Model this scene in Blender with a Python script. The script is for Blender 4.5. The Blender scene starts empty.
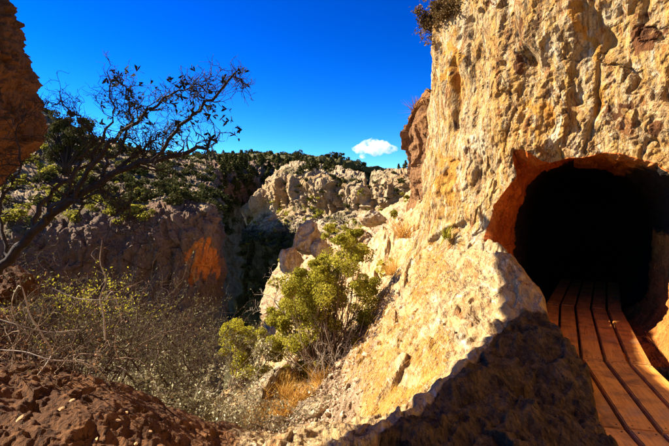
import bpy, bmesh, math, random
import numpy as np
from mathutils import Vector

# ------------------------------------------------------------------ scene, camera, light
scene = bpy.context.scene
C = bpy.context.collection
F = 470.0                       # focal length in photo pixels (669 wide)
PITCH = math.atan(20.0 / F)     # looking slightly down
cam_d = bpy.data.cameras.new('camera'); cam = bpy.data.objects.new('camera', cam_d); C.objects.link(cam)
cam_d.sensor_width = 36.0; cam_d.lens = 36.0 * F / 669.0
cam_d.clip_start = 0.05; cam_d.clip_end = 20000
cam.location = (0, 0, 0); cam.rotation_euler = (math.pi / 2 - PITCH, 0, 0)
scene.camera = cam

SUN_EL = math.radians(35.0)
SUN_H = np.array([-0.978, 0.208]); SUN_H /= np.linalg.norm(SUN_H)
S = np.array([SUN_H[0] * math.cos(SUN_EL), SUN_H[1] * math.cos(SUN_EL), math.sin(SUN_EL)])

world = bpy.data.worlds.new('World'); scene.world = world; world.use_nodes = True
wn = world.node_tree.nodes; wl = world.node_tree.links
bg = wn['Background']
sky = wn.new('ShaderNodeTexSky'); sky.sky_type = 'NISHITA'; sky.sun_disc = False
sky.sun_elevation = SUN_EL
sky.sun_rotation = math.atan2(S[0], S[1])
sky.altitude = 900; sky.air_density = 1.0; sky.dust_density = 0.0; sky.ozone_density = 4.0
# the photograph's sky is deep and contrasty (polarised): one even tone curve over the whole sky
hs = wn.new('ShaderNodeHueSaturation'); hs.inputs['Saturation'].default_value = 1.4; hs.inputs['Value'].default_value = 0.485
gm = wn.new('ShaderNodeGamma'); gm.inputs['Gamma'].default_value = 1.75
wl.new(sky.outputs[0], hs.inputs['Color']); wl.new(hs.outputs[0], gm.inputs['Color']); wl.new(gm.outputs[0], bg.inputs['Color'])
bg.inputs['Strength'].default_value = 0.06

sun_d = bpy.data.lights.new('sun', 'SUN'); sun = bpy.data.objects.new('sun', sun_d); C.objects.link(sun)
sun_d.energy = 5.0; sun_d.angle = math.radians(0.5); sun_d.color = (1.0, 0.90, 0.74)
sun.rotation_euler = Vector((-S[0], -S[1], -S[2])).to_track_quat('-Z', 'Y').to_euler()

scene.view_settings.view_transform = 'Standard'
try: scene.view_settings.look = 'None'
except Exception: pass
scene.view_settings.exposure = 2.0
scene.view_settings.gamma = 1.0
scene.view_settings.use_curve_mapping = False
scene.cycles.max_bounces = 7
scene.cycles.diffuse_bounces = 4
scene.cycles.volume_bounces = 6
scene.cycles.transparent_max_bounces = 8

# ------------------------------------------------------------------ helpers
def P(px, py, d):
    x = (px - 334.5) / F; y = (223.0 - py) / F
    cp, sp = math.cos(PITCH), math.sin(PITCH)
    v = np.array([x, cp + y * sp, -sp + y * cp])
    return v * (d / v[1])

_rng = np.random.RandomState(7)
_perm = _rng.permutation(256).astype(np.int32); _perm = np.concatenate([_perm, _perm, _perm])
_g = _rng.normal(size=(256, 3)).astype(np.float32); _g /= np.linalg.norm(_g, axis=1)[:, None]

def perlin(p, seed=0):
    p = np.asarray(p, dtype=np.float32) + np.float32(seed * 17.37)
    i = np.floor(p).astype(np.int32); f = p - i; i &= 255
    u = f * f * f * (f * (f * 6 - 15) + 10)
    out = None
    acc = []
    for dx in (0, 1):
        a = _perm[i[:, 0] + dx]
        for dy in (0, 1):
            b = _perm[a + i[:, 1] + dy]
            for dz in (0, 1):
                g = _g[_perm[b + i[:, 2] + dz]]
                acc.append(g[:, 0] * (f[:, 0] - dx) + g[:, 1] * (f[:, 1] - dy) + g[:, 2] * (f[:, 2] - dz))
    c = [acc[k] + u[:, 2] * (acc[k + 1] - acc[k]) for k in (0, 2, 4, 6)]
    c0 = c[0] + u[:, 1] * (c[1] - c[0]); c1 = c[2] + u[:, 1] * (c[3] - c[2])
    return (c0 + u[:, 0] * (c1 - c0)) * 1.6

def fbm(p, octv=4, seed=0, gain=0.5, lac=2.03):
    out = np.zeros(len(p), dtype=np.float32); a = 1.0; q = np.asarray(p, dtype=np.float32)
    for k in range(octv):
        out += a * perlin(q, seed + k); a *= gain; q = q * lac
    return out

def ridged(p, octv=4, seed=0, gain=0.5, lac=2.07):
    out = np.zeros(len(p), dtype=np.float32); a = 1.0; q = np.asarray(p, dtype=np.float32)
    for k in range(octv):
        out += a * (1 - 2 * np.abs(perlin(q, seed + k))); a *= gain; q = q * lac
    return out

def _hash(ix, iy, iz, k):
    h = (ix.astype(np.int64) * 73856093) ^ (iy.astype(np.int64) * 19349663) ^ (iz.astype(np.int64) * 83492791) ^ (k * 2654435761)
    h = (h ^ (h >> 13)) * 1274126177 & 0x7fffffff
    h = h ^ (h >> 16)
    return (h & 0xffff).astype(np.float32) / 65535.0

def facets(p, seed=0, tilt=0.9):
    """fractured blocks: every Voronoi cell gets its own level and tilted face"""
    p = np.asarray(p, dtype=np.float32)
    i = np.floor(p).astype(np.int32); n = len(p)
    best = np.full(n, 9.0, np.float32); bi = np.zeros((n, 3), np.int32); bd = np.zeros((n, 3), np.float32)
    for dx in (-1, 0, 1):
        for dy in (-1, 0, 1):
            for dz in (-1, 0, 1):
                cx, cy, cz = i[:, 0] + dx, i[:, 1] + dy, i[:, 2] + dz
                vx = p[:, 0] - (cx + _hash(cx, cy, cz, seed * 7 + 1))
                vy = p[:, 1] - (cy + _hash(cx, cy, cz, seed * 7 + 2))
                vz = p[:, 2] - (cz + _hash(cx, cy, cz, seed * 7 + 3))
                d = vx * vx + vy * vy + vz * vz
                m = d < best
                best[m] = d[m]
                bi[m, 0] = cx[m]; bi[m, 1] = cy[m]; bi[m, 2] = cz[m]
                bd[m, 0] = vx[m]; bd[m, 1] = vy[m]; bd[m, 2] = vz[m]
    r = _hash(bi[:, 0], bi[:, 1], bi[:, 2], seed * 7 + 4) - 0.5
    t = [(_hash(bi[:, 0], bi[:, 1], bi[:, 2], seed * 7 + 5 + k) - 0.5) * 2 * tilt for k in range(3)]
    return r + t[0] * bd[:, 0] + t[1] * bd[:, 1] + t[2] * bd[:, 2]

def smooth(a, b, x):
    t = np.clip((x - a) / (b - a), 0, 1)
    return t * t * (3 - 2 * t)

def warp(p, scale, amp, seed):
    q = p * scale
    return p + amp * np.stack([perlin(q, seed), perlin(q, seed + 1), perlin(q, seed + 2)], 1)

def mesh_object(name, verts, faces, mat, parent=None, flat=False, col=None):
    me = bpy.data.meshes.new(name)
    verts = np.asarray(verts, dtype=np.float32); faces = np.asarray(faces, dtype=np.int32)
    k = faces.shape[1]
    me.vertices.add(len(verts)); me.vertices.foreach_set('co', verts.ravel())
    me.loops.add(faces.size); me.loops.foreach_set('vertex_index', faces.ravel())
    me.polygons.add(len(faces)); me.polygons.foreach_set('loop_start', np.arange(0, faces.size, k, dtype=np.int32))
    me.polygons.foreach_set('loop_total', np.full(len(faces), k, dtype=np.int32))
    me.polygons.foreach_set('use_smooth', np.full(len(faces), not flat))
    me.update(calc_edges=True)
    if col is not None:
        at = me.attributes.new('mask', 'FLOAT_COLOR', 'POINT')
        c4 = np.ones((len(verts), 4), np.float32); c4[:, :3] = col
        at.data.foreach_set('color', c4.ravel())
    if mat: me.materials.append(mat)
    o = bpy.data.objects.new(name, me); C.objects.link(o)
    if parent: o.parent = parent
    return o

def grid_faces(nr, nc, wrap=False):
    r = np.arange(nr - 1)[:, None]; c = np.arange(nc if wrap else nc - 1)[None, :]
    c2 = (c + 1) % nc
    f = np.stack([r * nc + c, r * nc + c2, (r + 1) * nc + c2, (r + 1) * nc + c], -1)
    return f.reshape(-1, 4)

def catmull(pts, t):
    """pts (n,k), t in [0,n-1]"""
    pts = np.asarray(pts, dtype=np.float64); n = len(pts)
    i = np.clip(np.floor(t).astype(int), 0, n - 2); f = (t - i)[:, None]
    p1 = pts[i]; p2 = pts[i + 1]
    p0 = np.where((i > 0)[:, None], pts[np.maximum(i - 1, 0)], 2 * p1 - p2)
    p3 = np.where((i < n - 2)[:, None], pts[np.minimum(i + 2, n - 1)], 2 * p2 - p1)
    return 0.5 * (2 * p1 + (p2 - p0) * f + (2 * p0 - 5 * p1 + 4 * p2 - p3) * f ** 2 + (3 * p1 - p0 - 3 * p2 + p3) * f ** 3)

def loft(ctrl, nr, nc, rw=None, cw=None):
    """ctrl: rows x cols x 3 -> dense nr x nc x 3"""
    ctrl = np.asarray(ctrl, dtype=np.float64); R, K = ctrl.shape[:2]
    tr = np.interp(np.linspace(0, 1, nr), np.linspace(0, 1, R) if rw is None else rw, np.arange(R))
    tc = np.interp(np.linspace(0, 1, nc), np.linspace(0, 1, K) if cw is None else cw, np.arange(K))
    a = catmull(ctrl.reshape(R, K * 3), tr).reshape(nr, K, 3)
    b = catmull(a.transpose(1, 0, 2).reshape(K, nr * 3), tc).reshape(nc, nr, 3).transpose(1, 0, 2)
    return b

def grid_normals(g):
    du = np.gradient(g, axis=1); dv = np.gradient(g, axis=0)
    n = np.cross(du, dv); n /= np.linalg.norm(n, axis=2)[..., None] + 1e-9
    return n

def tag(o, label=None, cat=None, group=None, kind=None):
    if label: o['label'] = label
    if cat: o['category'] = cat
    if group: o['group'] = group
    if kind: o['kind'] = kind
    return o

def thing(name, loc=(0, 0, 0)):
    o = bpy.data.objects.new(name, None); C.objects.link(o); o.location = loc
    o.empty_display_size = 0.1
    return o

# ------------------------------------------------------------------ materials
def nodes_of(name):
    m = bpy.data.materials.new(name); m.use_nodes = True
    return m, m.node_tree.nodes, m.node_tree.links

def N(nt, kind, **kw):
    n = nt.new(kind)
    for k, v in kw.items():
        if k in n.inputs: n.inputs[k].default_value = v
        else: setattr(n, k, v)
    return n

def mixc(nt, ln, fac, a, b, blend='MIX'):
    m = nt.new('ShaderNodeMix'); m.data_type = 'RGBA'; m.blend_type = blend
    for s, v in ((0, fac), (6, a), (7, b)):
        if isinstance(v, (int, float)): m.inputs[s].default_value = v
        elif isinstance(v, tuple): m.inputs[s].default_value = (*v, 1)
        else: ln.new(v, m.inputs[s])
    return m.outputs[2]

def ramp(nt, ln, fac, stops):
    r = nt.new('ShaderNodeValToRGB'); e = r.color_ramp.elements
    while len(e) < len(stops): e.new(0.5)
    for k, (p, c) in enumerate(stops):
        e[k].position = p; e[k].color = (*c, 1) if isinstance(c, tuple) else (c, c, c, 1)
    ln.new(fac, r.inputs[0]); return r.outputs[0]

def math_(nt, ln, op, a, b=None, clamp=False):
    m = nt.new('ShaderNodeMath'); m.operation = op; m.use_clamp = clamp
    for s, v in ((0, a), (1, b)):
        if v is None: continue
        if isinstance(v, (int, float)): m.inputs[s].default_value = v
        else: ln.new(v, m.inputs[s])
    return m.outputs[0]

def noise(nt, ln, co, scale, detail=6, rough=0.6, dist=0.0):
    n = nt.new('ShaderNodeTexNoise'); n.inputs['Scale'].default_value = scale
    n.inputs['Detail'].default_value = detail; n.inputs['Roughness'].default_value = rough
    n.inputs['Distortion'].default_value = dist
    ln.new(co, n.inputs['Vector']); return n.outputs['Fac']

def rock_material(name, base, patch, streak, dark, sc=1.0, stretch=(1, 1, 0.3), rot=(0, 0, 0), bump=0.6, masks=None, gains=(1, 1, 1, 1), bumpd=0.05, crisp=False, gold=None, soot=None):
    """base / patch / streak / dark: the rock's own colours; masks: up to 3 colours painted where the mask attribute says so"""
    m, nt, ln = nodes_of(name)
    bs = nt['Principled BSDF']; bs.inputs['Roughness'].default_value = 0.92
    bs.inputs['Specular IOR Level'].default_value = 0.15
    geo = nt.new('ShaderNodeNewGeometry'); co = geo.outputs['Position']
    mp = nt.new('ShaderNodeMapping'); mp.inputs['Scale'].default_value = stretch; mp.inputs['Rotation'].default_value = rot
    ln.new(co, mp.inputs['Vector']); sco = mp.outputs[0]
    n_big = noise(nt, ln, co, 0.55 * sc, 5, 0.55, 0.4)
    n_str = noise(nt, ln, sco, 2.6 * sc, 7, 0.62, 0.9)
    n_str2 = noise(nt, ln, sco, 7.0 * sc, 6, 0.65, 0.6)
    n_mid = noise(nt, ln, co, 4.2 * sc, 8, 0.7, 0.3)
    n_fin = noise(nt, ln, co, 24 * sc, 6, 0.7)
    col = mixc(nt, ln, ramp(nt, ln, n_fin, [(0.30, 0.0), (0.68, 1.0)]), tuple(0.62 * x for x in base), tuple(min(0.9, 1.28 * x) for x in base))
    f = ramp(nt, ln, n_mid, [(0.42, 0.0), (0.62, 1.0)])
    col = mixc(nt, ln, math_(nt, ln, 'MULTIPLY', f, 0.55 * gains[0]), col, tuple(0.55 * x + 0.1 * y for x, y in zip(base, patch)))
    f = math_(nt, ln, 'MULTIPLY', ramp(nt, ln, n_big, [(0.44, 0.0), (0.60, 1.0)]), ramp(nt, ln, n_str, [(0.35, 0.15), (0.62, 1.0)]))
    col = mixc(nt, ln, math_(nt, ln, 'MULTIPLY', f, gains[1]), col, patch)
    f = ramp(nt, ln, n_str, [(0.56, 0.0), (0.67, 1.0)])
    col = mixc(nt, ln, math_(nt, ln, 'MULTIPLY', f, gains[2]), col, streak)
    f = ramp(nt, ln, n_str2, [(0.27, 1.0), (0.40, 0.0)])
    col = mixc(nt, ln, math_(nt, ln, 'MULTIPLY', f, gains[3]), col, dark)
    if crisp:      # small dark flecks and fine seams of the weathered limestone
        n_flk = noise(nt, ln, sco, 16 * sc, 5, 0.72, 1.4)
        col = mixc(nt, ln, math_(nt, ln, 'MULTIPLY', ramp(nt, ln, n_flk, [(0.35, 1.0), (0.44, 0.0)]), 0.85), col, tuple(1.3 * x for x in dark))
        col = mixc(nt, ln, math_(nt, ln, 'MULTIPLY', ramp(nt, ln, n_flk, [(0.60, 0.0), (0.72, 1.0)]), 0.5), col, tuple(min(0.85, 1.45 * x) for x in base))
    if gold:
        n_g = noise(nt, ln, sco, 4.2 * sc, 9, 0.74, 1.1); n_r = noise(nt, ln, sco, 2.9 * sc, 9, 0.76, 1.6)
        col = mixc(nt, ln, math_(nt, ln, 'MULTIPLY', ramp(nt, ln, n_g, [(0.475, 0.0), (0.56, 1.0)]), 0.88), col, gold[0])
        col = mixc(nt, ln, math_(nt, ln, 'MULTIPLY', ramp(nt, ln, n_r, [(0.535, 0.0), (0.605, 1.0)]), 0.9), col, gold[1])
        col = mixc(nt, ln, math_(nt, ln, 'MULTIPLY', ramp(nt, ln, n_r, [(0.36, 1.0), (0.45, 0.0)]), 0.8), col, gold[2])
    if gold:       # thin dark joints
        for sc_, th_, amt_ in ((1.6, 0.008, 0.85), (3.8, 0.010, 0.7)):
            n_c = noise(nt, ln, sco, sc_ * sc, 6, 0.62, 0.8)
            f = math_(nt, ln, 'ABSOLUTE', math_(nt, ln, 'SUBTRACT', n_c, 0.5))
            f = math_(nt, ln, 'MULTIPLY', ramp(nt, ln, f, [(th_ * 0.4, 1.0), (th_ * 2, 0.0)]), ramp(nt, ln, n_big, [(0.40, 0.25), (0.58, amt_)]))
            col = mixc(nt, ln, f, col, dark)
    if soot:       # black vertical run-off stains
        mp2 = nt.new('ShaderNodeMapping'); mp2.inputs['Scale'].default_value = (3.2, 3.2, 0.35); mp2.inputs['Rotation'].default_value = (0.1, 0.22, 0); ln.new(co, mp2.inputs['Vector'])
        n_s = noise(nt, ln, mp2.outputs[0], 1.3 * sc, 9, 0.72, 1.2); n_s2 = noise(nt, ln, co, 1.1 * sc, 4, 0.6)
        f = math_(nt, ln, 'MULTIPLY', ramp(nt, ln, n_s, [(0.60, 0.0), (0.66, 1.0)]), ramp(nt, ln, n_s2, [(0.40, 0.0), (0.60, 0.9)]))
        col = mixc(nt, ln, f, col, soot)
    if masks:
        at = nt.new('ShaderNodeAttribute'); at.attribute_name = 'mask'
        sp = nt.new('ShaderNodeSeparateColor'); ln.new(at.outputs['Color'], sp.inputs[0])
        for k, mc in enumerate(masks):
            if mc is None: continue
            a, b = mc
            mcol = mixc(nt, ln, ramp(nt, ln, n_mid, [(0.36, 0.0), (0.64, 1.0)]), a, b)
            mcol = mixc(nt, ln, ramp(nt, ln, n_fin, [(0.3, 0.45), (0.6, 0.0)]), mcol, tuple(0.4 * x for x in a))
            if crisp:
                mcol = mixc(nt, ln, math_(nt, ln, 'MULTIPLY', ramp(nt, ln, n_flk, [(0.36, 1.0), (0.47, 0.0)]), 0.85), mcol, tuple(0.18 * x for x in a))
                mcol = mixc(nt, ln, math_(nt, ln, 'MULTIPLY', ramp(nt, ln, n_flk, [(0.56, 0.0), (0.68, 1.0)]), 0.6), mcol, tuple(min(0.85, 1.35 * x) for x in b))
                mcol = mixc(nt, ln, math_(nt, ln, 'MULTIPLY', ramp(nt, ln, n_str, [(0.50, 0.0), (0.62, 1.0)]), 0.55), mcol, tuple(0.35 * x for x in a))
            fm = math_(nt, ln, 'ADD', sp.outputs[k], math_(nt, ln, 'MULTIPLY', math_(nt, ln, 'SUBTRACT', n_mid, 0.5), 0.9))
            fm = ramp(nt, ln, fm, [(0.38, 0.0), (0.62, 1.0)])
            col = mixc(nt, ln, fm, col, mcol)
    ln.new(col, bs.inputs['Base Color'])
    h = math_(nt, ln, 'ADD', math_(nt, ln, 'MULTIPLY', n_str2, 0.8), math_(nt, ln, 'MULTIPLY', n_mid, 1.0))
    h = math_(nt, ln, 'ADD', h, math_(nt, ln, 'MULTIPLY', n_fin, 0.45))
    b = nt.new('ShaderNodeBump'); b.inputs['Strength'].default_value = bump; b.inputs['Distance'].default_value = bumpd / sc
    if crisp:
        n_grit = noise(nt, ln, co, 55 * sc, 4, 0.75)
        h = math_(nt, ln, 'ADD', h, math_(nt, ln, 'MULTIPLY', n_flk, 0.7)); h = math_(nt, ln, 'ADD', h, math_(nt, ln, 'MULTIPLY', n_grit, 0.3))
    ln.new(h, b.inputs['Height']); ln.new(b.outputs[0], bs.inputs['Normal'])
    return m

def leaf_material(name, a, b, trans=0.35, c=None):
    m, nt, ln = nodes_of(name)
    bs = nt['Principled BSDF']; bs.inputs['Roughness'].default_value = 0.9; bs.inputs['Specular IOR Level'].default_value = 0.05
    geo = nt.new('ShaderNodeNewGeometry')
    n = noise(nt, ln, geo.outputs['Position'], 3.0, 3, 0.6)
    stops = [(0.0, a), (1.0, b)] if c is None else [(0.0, a), (0.7, b), (1.0, c)]
    rnd = math_(nt, ln, 'ADD', math_(nt, ln, 'MULTIPLY', geo.outputs['Random Per Island'], 0.7),
                math_(nt, ln, 'MULTIPLY', math_(nt, ln, 'SUBTRACT', n, 0.35), 0.9), clamp=True)
    col = ramp(nt, ln, rnd, stops)
    ln.new(col, bs.inputs['Base Color'])
    if trans > 0:
        tr = nt.new('ShaderNodeBsdfTranslucent'); ln.new(col, tr.inputs['Color'])
        mx = nt.new('ShaderNodeMixShader'); mx.inputs[0].default_value = trans
        ln.new(bs.outputs[0], mx.inputs[1]); ln.new(tr.outputs[0], mx.inputs[2])
        ln.new(mx.outputs[0], nt['Material Output'].inputs[0])
    return m

def bark_material(name, a, b, sc=30):
    m, nt, ln = nodes_of(name)
    bs = nt['Principled BSDF']; bs.inputs['Roughness'].default_value = 0.9; bs.inputs['Specular IOR Level'].default_value = 0.15
    geo = nt.new('ShaderNodeNewGeometry')
    n = noise(nt, ln, geo.outputs['Position'], sc, 5, 0.7)
    ln.new(ramp(nt, ln, n, [(0.3, a), (0.7, b)]), bs.inputs['Base Color'])
    bp = nt.new('ShaderNodeBump'); bp.inputs['Strength'].default_value = 0.7; bp.inputs['Distance'].default_value = 0.01
    ln.new(n, bp.inputs['Height']); ln.new(bp.outputs[0], bs.inputs['Normal'])
    return m

M_CLIFF = rock_material('cliff_rock', (0.64, 0.485, 0.265), (0.54, 0.27, 0.05), (0.33, 0.15, 0.045), (0.05, 0.03, 0.02),
                        sc=1.0, stretch=(1.5, 1.5, 0.36), rot=(0.15, 0.30, 0), bump=1.0, gains=(1.0, 0.85, 0.9, 1.0), bumpd=0.085, crisp=True, gold=((0.56, 0.31, 0.07), (0.30, 0.105, 0.022), (0.82, 0.71, 0.50)), soot=(0.035, 0.022, 0.016),
                        masks=[((0.52, 0.10, 0.012), (0.62, 0.17, 0.02)), ((0.16, 0.06, 0.02), (0.26, 0.10, 0.03)), ((0.60, 0.24, 0.03), (0.66, 0.36, 0.07))])
M_TUNNEL = rock_material('tunnel_rock', (0.03, 0.02, 0.014), (0.035, 0.02, 0.012), (0.025, 0.018, 0.012), (0.012, 0.01, 0.008), sc=1.3, stretch=(1.3, 1.3, 0.5), bump=1.0, bumpd=0.08, crisp=True,  # near-black colour paints in the darkness deeper inside the tunnel
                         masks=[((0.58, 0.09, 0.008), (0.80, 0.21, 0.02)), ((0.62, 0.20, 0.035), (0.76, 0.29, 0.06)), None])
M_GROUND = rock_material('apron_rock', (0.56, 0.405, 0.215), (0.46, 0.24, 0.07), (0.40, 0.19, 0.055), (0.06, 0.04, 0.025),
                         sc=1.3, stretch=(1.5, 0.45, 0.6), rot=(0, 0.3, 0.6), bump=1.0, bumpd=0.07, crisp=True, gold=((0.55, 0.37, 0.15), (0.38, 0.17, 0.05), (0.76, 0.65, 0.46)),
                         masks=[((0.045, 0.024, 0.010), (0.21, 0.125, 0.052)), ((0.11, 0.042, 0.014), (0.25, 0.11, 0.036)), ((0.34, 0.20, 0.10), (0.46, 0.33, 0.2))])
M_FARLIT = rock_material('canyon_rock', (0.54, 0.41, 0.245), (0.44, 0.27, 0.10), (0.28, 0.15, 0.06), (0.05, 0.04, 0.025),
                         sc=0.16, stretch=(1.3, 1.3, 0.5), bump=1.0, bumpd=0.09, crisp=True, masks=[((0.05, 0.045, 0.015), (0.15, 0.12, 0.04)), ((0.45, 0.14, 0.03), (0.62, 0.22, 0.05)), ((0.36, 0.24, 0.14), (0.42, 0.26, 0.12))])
M_FARDARK = rock_material('shaded_canyon_rock', (0.17, 0.11, 0.068), (0.17, 0.085, 0.04), (0.10, 0.055, 0.032), (0.022, 0.016, 0.012),  # colour lowered to deepen the shade these walls lie in
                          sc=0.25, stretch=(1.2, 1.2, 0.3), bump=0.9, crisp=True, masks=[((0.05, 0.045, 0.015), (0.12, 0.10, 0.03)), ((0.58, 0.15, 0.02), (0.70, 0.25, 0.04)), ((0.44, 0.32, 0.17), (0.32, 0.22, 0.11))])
M_PILLAR = rock_material('pillar_rock', (0.15, 0.062, 0.022), (0.24, 0.085, 0.016), (0.06, 0.025, 0.011), (0.015, 0.01, 0.008), sc=0.8, stretch=(1.2, 1.2, 0.45), bump=1.0, bumpd=0.1, crisp=True)
M_OUTCROP = rock_material('outcrop_rock', (0.34, 0.17, 0.07), (0.40, 0.18, 0.04), (0.15, 0.065, 0.028), (0.03, 0.018, 0.012), sc=0.9, stretch=(1.2, 1.2, 0.4), bump=1.0, bumpd=0.1, crisp=True)
M_BOULDER = rock_material('boulder_rock', (0.58, 0.47, 0.32), (0.46, 0.29, 0.13), (0.33, 0.18, 0.08), (0.07, 0.05, 0.035), sc=1.1, bump=1.0, bumpd=0.1, crisp=True, gold=((0.46, 0.31, 0.13), (0.30, 0.15, 0.06), (0.72, 0.64, 0.5)))
M_STONE = rock_material('loose_stone', (0.50, 0.38, 0.25), (0.42, 0.24, 0.12), (0.30, 0.16, 0.08), (0.10, 0.07, 0.05), sc=4, bump=0.6)

# ------------------------------------------------------------------ the right cliff with the tunnel
def build_cliff():
    Q = np.array([(1.6, -5), (2.3, -2), (2.9, 0.6), (3.55, 3.3), (3.86, 4.75), (3.2, 5.62), (2.2, 6.75), (1.80, 7.9), (2.0, 9.3), (3.1, 11.2), (5.5, 14.0)])
    tt = np.linspace(0, len(Q) - 1, 800); qc = catmull(Q, tt)
    for _ in range(30): qc[1:-1] = 0.25 * qc[:-2] + 0.5 * qc[1:-1] + 0.25 * qc[2:]
    arc = np.concatenate([[0], np.cumsum(np.linalg.norm(np.diff(qc, axis=0), axis=1))])
    tan = np.gradient(qc, axis=0); tan /= np.linalg.norm(tan, axis=1)[:, None]
    nor = np.stack([-tan[:, 1], tan[:, 0]], 1)          # left of the walking direction: out into the gorge
    def at(s):
        x = np.interp(s, arc, qc[:, 0]); y = np.interp(s, arc, qc[:, 1])
        nx = np.interp(s, arc, nor[:, 0]); ny = np.interp(s, arc, nor[:, 1])
        return x, y, nx, ny
    def s_of(x, y): return arc[np.argmin((qc[:, 0] - x) ** 2 + (qc[:, 1] - y) ** 2)]
    s_r = s_of(3.86, 4.80); s_l = s_of(2.28, 6.62)
    cs = 0.5 * (s_r + s_l); hw = 0.5 * (s_l - s_r); cz = -0.62
    NA, NO, NI = 800, 325, 76
    th = np.linspace(0, 2 * np.pi, NA, endpoint=False)       # 0 = towards +s (left in the picture), pi/2 = up
    ct, st = np.cos(th), np.sin(th)
    up = st > 0
    b = np.where(up, 1.22, 1.32); ex = np.where(up, 2.15, 3.6)
    ro = ((np.abs(ct) / hw) ** ex + (np.abs(st) / b) ** ex) ** (-1 / ex)
    wob = np.stack([ct * 1.3, st * 1.3, 0 * ct], 1)
    ro0 = ro.copy(); ro = ro * (1 + 0.030 * fbm(wob, 3, 3) + 0.012 * fbm(wob * 5, 3, 9))
    spike = np.exp(-((th - 0.98) / 0.10) ** 2); ro_lip = ro * (1 + 0.34 * spike) * (1 + 0.10 * np.exp(-((th - 0.25) / 0.45) ** 2))
    # outer boundary: a rectangle in (s, z)
    smin, smax, zmin, zmax = -cs + 0.5, arc[-1] - cs - 0.3, -3.4, 9.5
    with np.errstate(divide='ignore'):
        R = np.minimum(np.where(ct > 0, smax / np.maximum(ct, 1e-6), smin / np.minimum(ct, -1e-6)),
                       np.where(st > 0, zmax / np.maximum(st, 1e-6), zmin / np.minimum(st, -1e-6)))
    k = np.linspace(0, 1, NO)[:, None] ** 1.05
    rho = np.exp(np.log(ro0)[None] * (1 - k) + np.log(R)[None] * k + np.log(ro_lip / ro0)[None] * np.exp(-k / 0.07))
    s = cs + rho * ct[None]; z = cz + rho * st[None]
    x, y, nx, ny = at(s.ravel()); z = z.ravel(); s_ = s.ravel()
    base = np.stack([x, y, z], 1); nrm = np.stack([nx, ny, np.zeros_like(nx)], 1)
    # foot of the wall flares out on the gorge side; the wall leans back slightly at the top
    left = smooth(s_l - 0.25, s_l + 0.5, s_)
    flare = left * (0.55 * np.maximum(0, -0.25 - z) ** 1.2)
    off = flare - 0.05 * np.maximum(0, z - 0.5) + 0.10 * smooth(0.2, 1.2, z) * (1 - left)
    # distance to the mouth lip: soften the displacement there a little
    q = base.copy()
    qs = np.stack([s_, 0.55 * z + 0.25 * s_, off * 0 + 0.3 * z], 1)        # streaky coordinates on the face
    w = warp(q, 0.9, 0.16, 40)
    def soft(v, it):
        v = v.reshape(NO, NA).astype(np.float64)
        for _ in range(it):
            v = 0.25 * np.roll(v, 1, 1) + 0.5 * v + 0.25 * np.roll(v, -1, 1)
            v[1:-1] = 0.25 * v[:-2] + 0.5 * v[1:-1] + 0.25 * v[2:]
        return v.ravel()
    edge = smooth(s_l + 0.5, s_l + 1.3, s_); fine = 1 - 0.6 * edge
    d = 0.15 * fbm(q * 0.5, 3, 1)
    d += edge * 0.055 * ridged(np.stack([s_ * 4.5 + 0.5 * z, z * 0.5, s_ * 0], 1) + 0.35 * np.stack([perlin(q * 1.1, 6)] * 3, 1), 3, 131, 0.5)
    d += 0.035 * ridged(np.stack([s_ * 1.5 + 0.35 * z, z * 0.38, s_ * 0], 1) + 0.25 * np.stack([perlin(q * 1.3, 5)] * 3, 1), 3, 11, 0.5) * 0.5
    d += soft(0.15 * facets(w * np.array([0.75, 0.75, 0.34]), 2, 0.8) + 0.05 * facets(w * np.array([2.0, 2.0, 0.7]), 8, 0.9), 4)
    d += fine * 0.024 * soft(facets(warp(q, 3, 0.03, 50) * np.array([6, 6, 2.6]), 3, 1.0), 1)
    d += fine * 0.014 * fbm(q * 5.0, 3, 21, 0.6)
    # fractures: narrow grooves along the zero lines of stretched noise
    for k_, (fs, fz, sk, wd_, dp_) in enumerate(((1.3, 0.25, 0.3, 0.050, 0.065), (0.7, 0.8, -0.8, 0.030, 0.045), (2.2, 0.5, 0.5, 0.065, 0.03))):
        cn = perlin(np.stack([s_ * fs + sk * z, z * fz, s_ * 0 + k_], 1) + 0.16 * np.stack([fbm(q * 2.5, 3, 140 + k_)] * 3, 1), 150 + k_)
        amt = smooth(0.0, 0.35, perlin(q * 0.9, 160 + k_))
        d -= dp_ * amt * (1 - 0.75 * edge) * np.exp(-(cn / wd_) ** 2)
    d += fine * 0.010 * ridged(np.stack([s_ * 7 + 2.0 * z, z * 2.4, s_ * 0], 1) + 0.5 * np.stack([perlin(q * 4, 8)] * 3, 1), 2, 31, 0.5)
    d += fine * (0.010 * fbm(q * 15, 2, 25, 0.6) + 0.012 * facets(np.stack([s_ * 9 + 2.5 * z, z * 3.2, s_ * 0], 1), 5, 0.9))
    # bulge beside the mouth and the deep crack up the wall
    for poly, wd, dep in (([P(464, 66, 7.5), P(468, 80, 7.5), P(466, 95, 7.5), P(470, 112, 7.5), P(463, 128, 7.5)], 0.070, 0.17),
                          ([P(480, 22, 7.2), P(476, 50, 7.2), P(474, 66, 7.2)], 0.055, 0.09),
                          ([P(545, 62, 6.6), P(580, 96, 6.2), P(618, 118, 5.7), P(668, 150, 5.2)], 0.13, 0.14),
                          ([P(520, 100, 6.8), P(560, 128, 6.4), P(600, 140, 5.9)], 0.10, 0.07),
                          ([P(600, 20, 6.2), P(640, 70, 5.6), P(669, 95, 5.2)], 0.10, 0.10),
                          ([P(455, 135, 7.7), P(452, 165, 7.7), P(447, 195, 7.6)], 0.04, 0.12)):
        poly = np.array(poly); best = np.full(len(q), 9.0)
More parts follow.
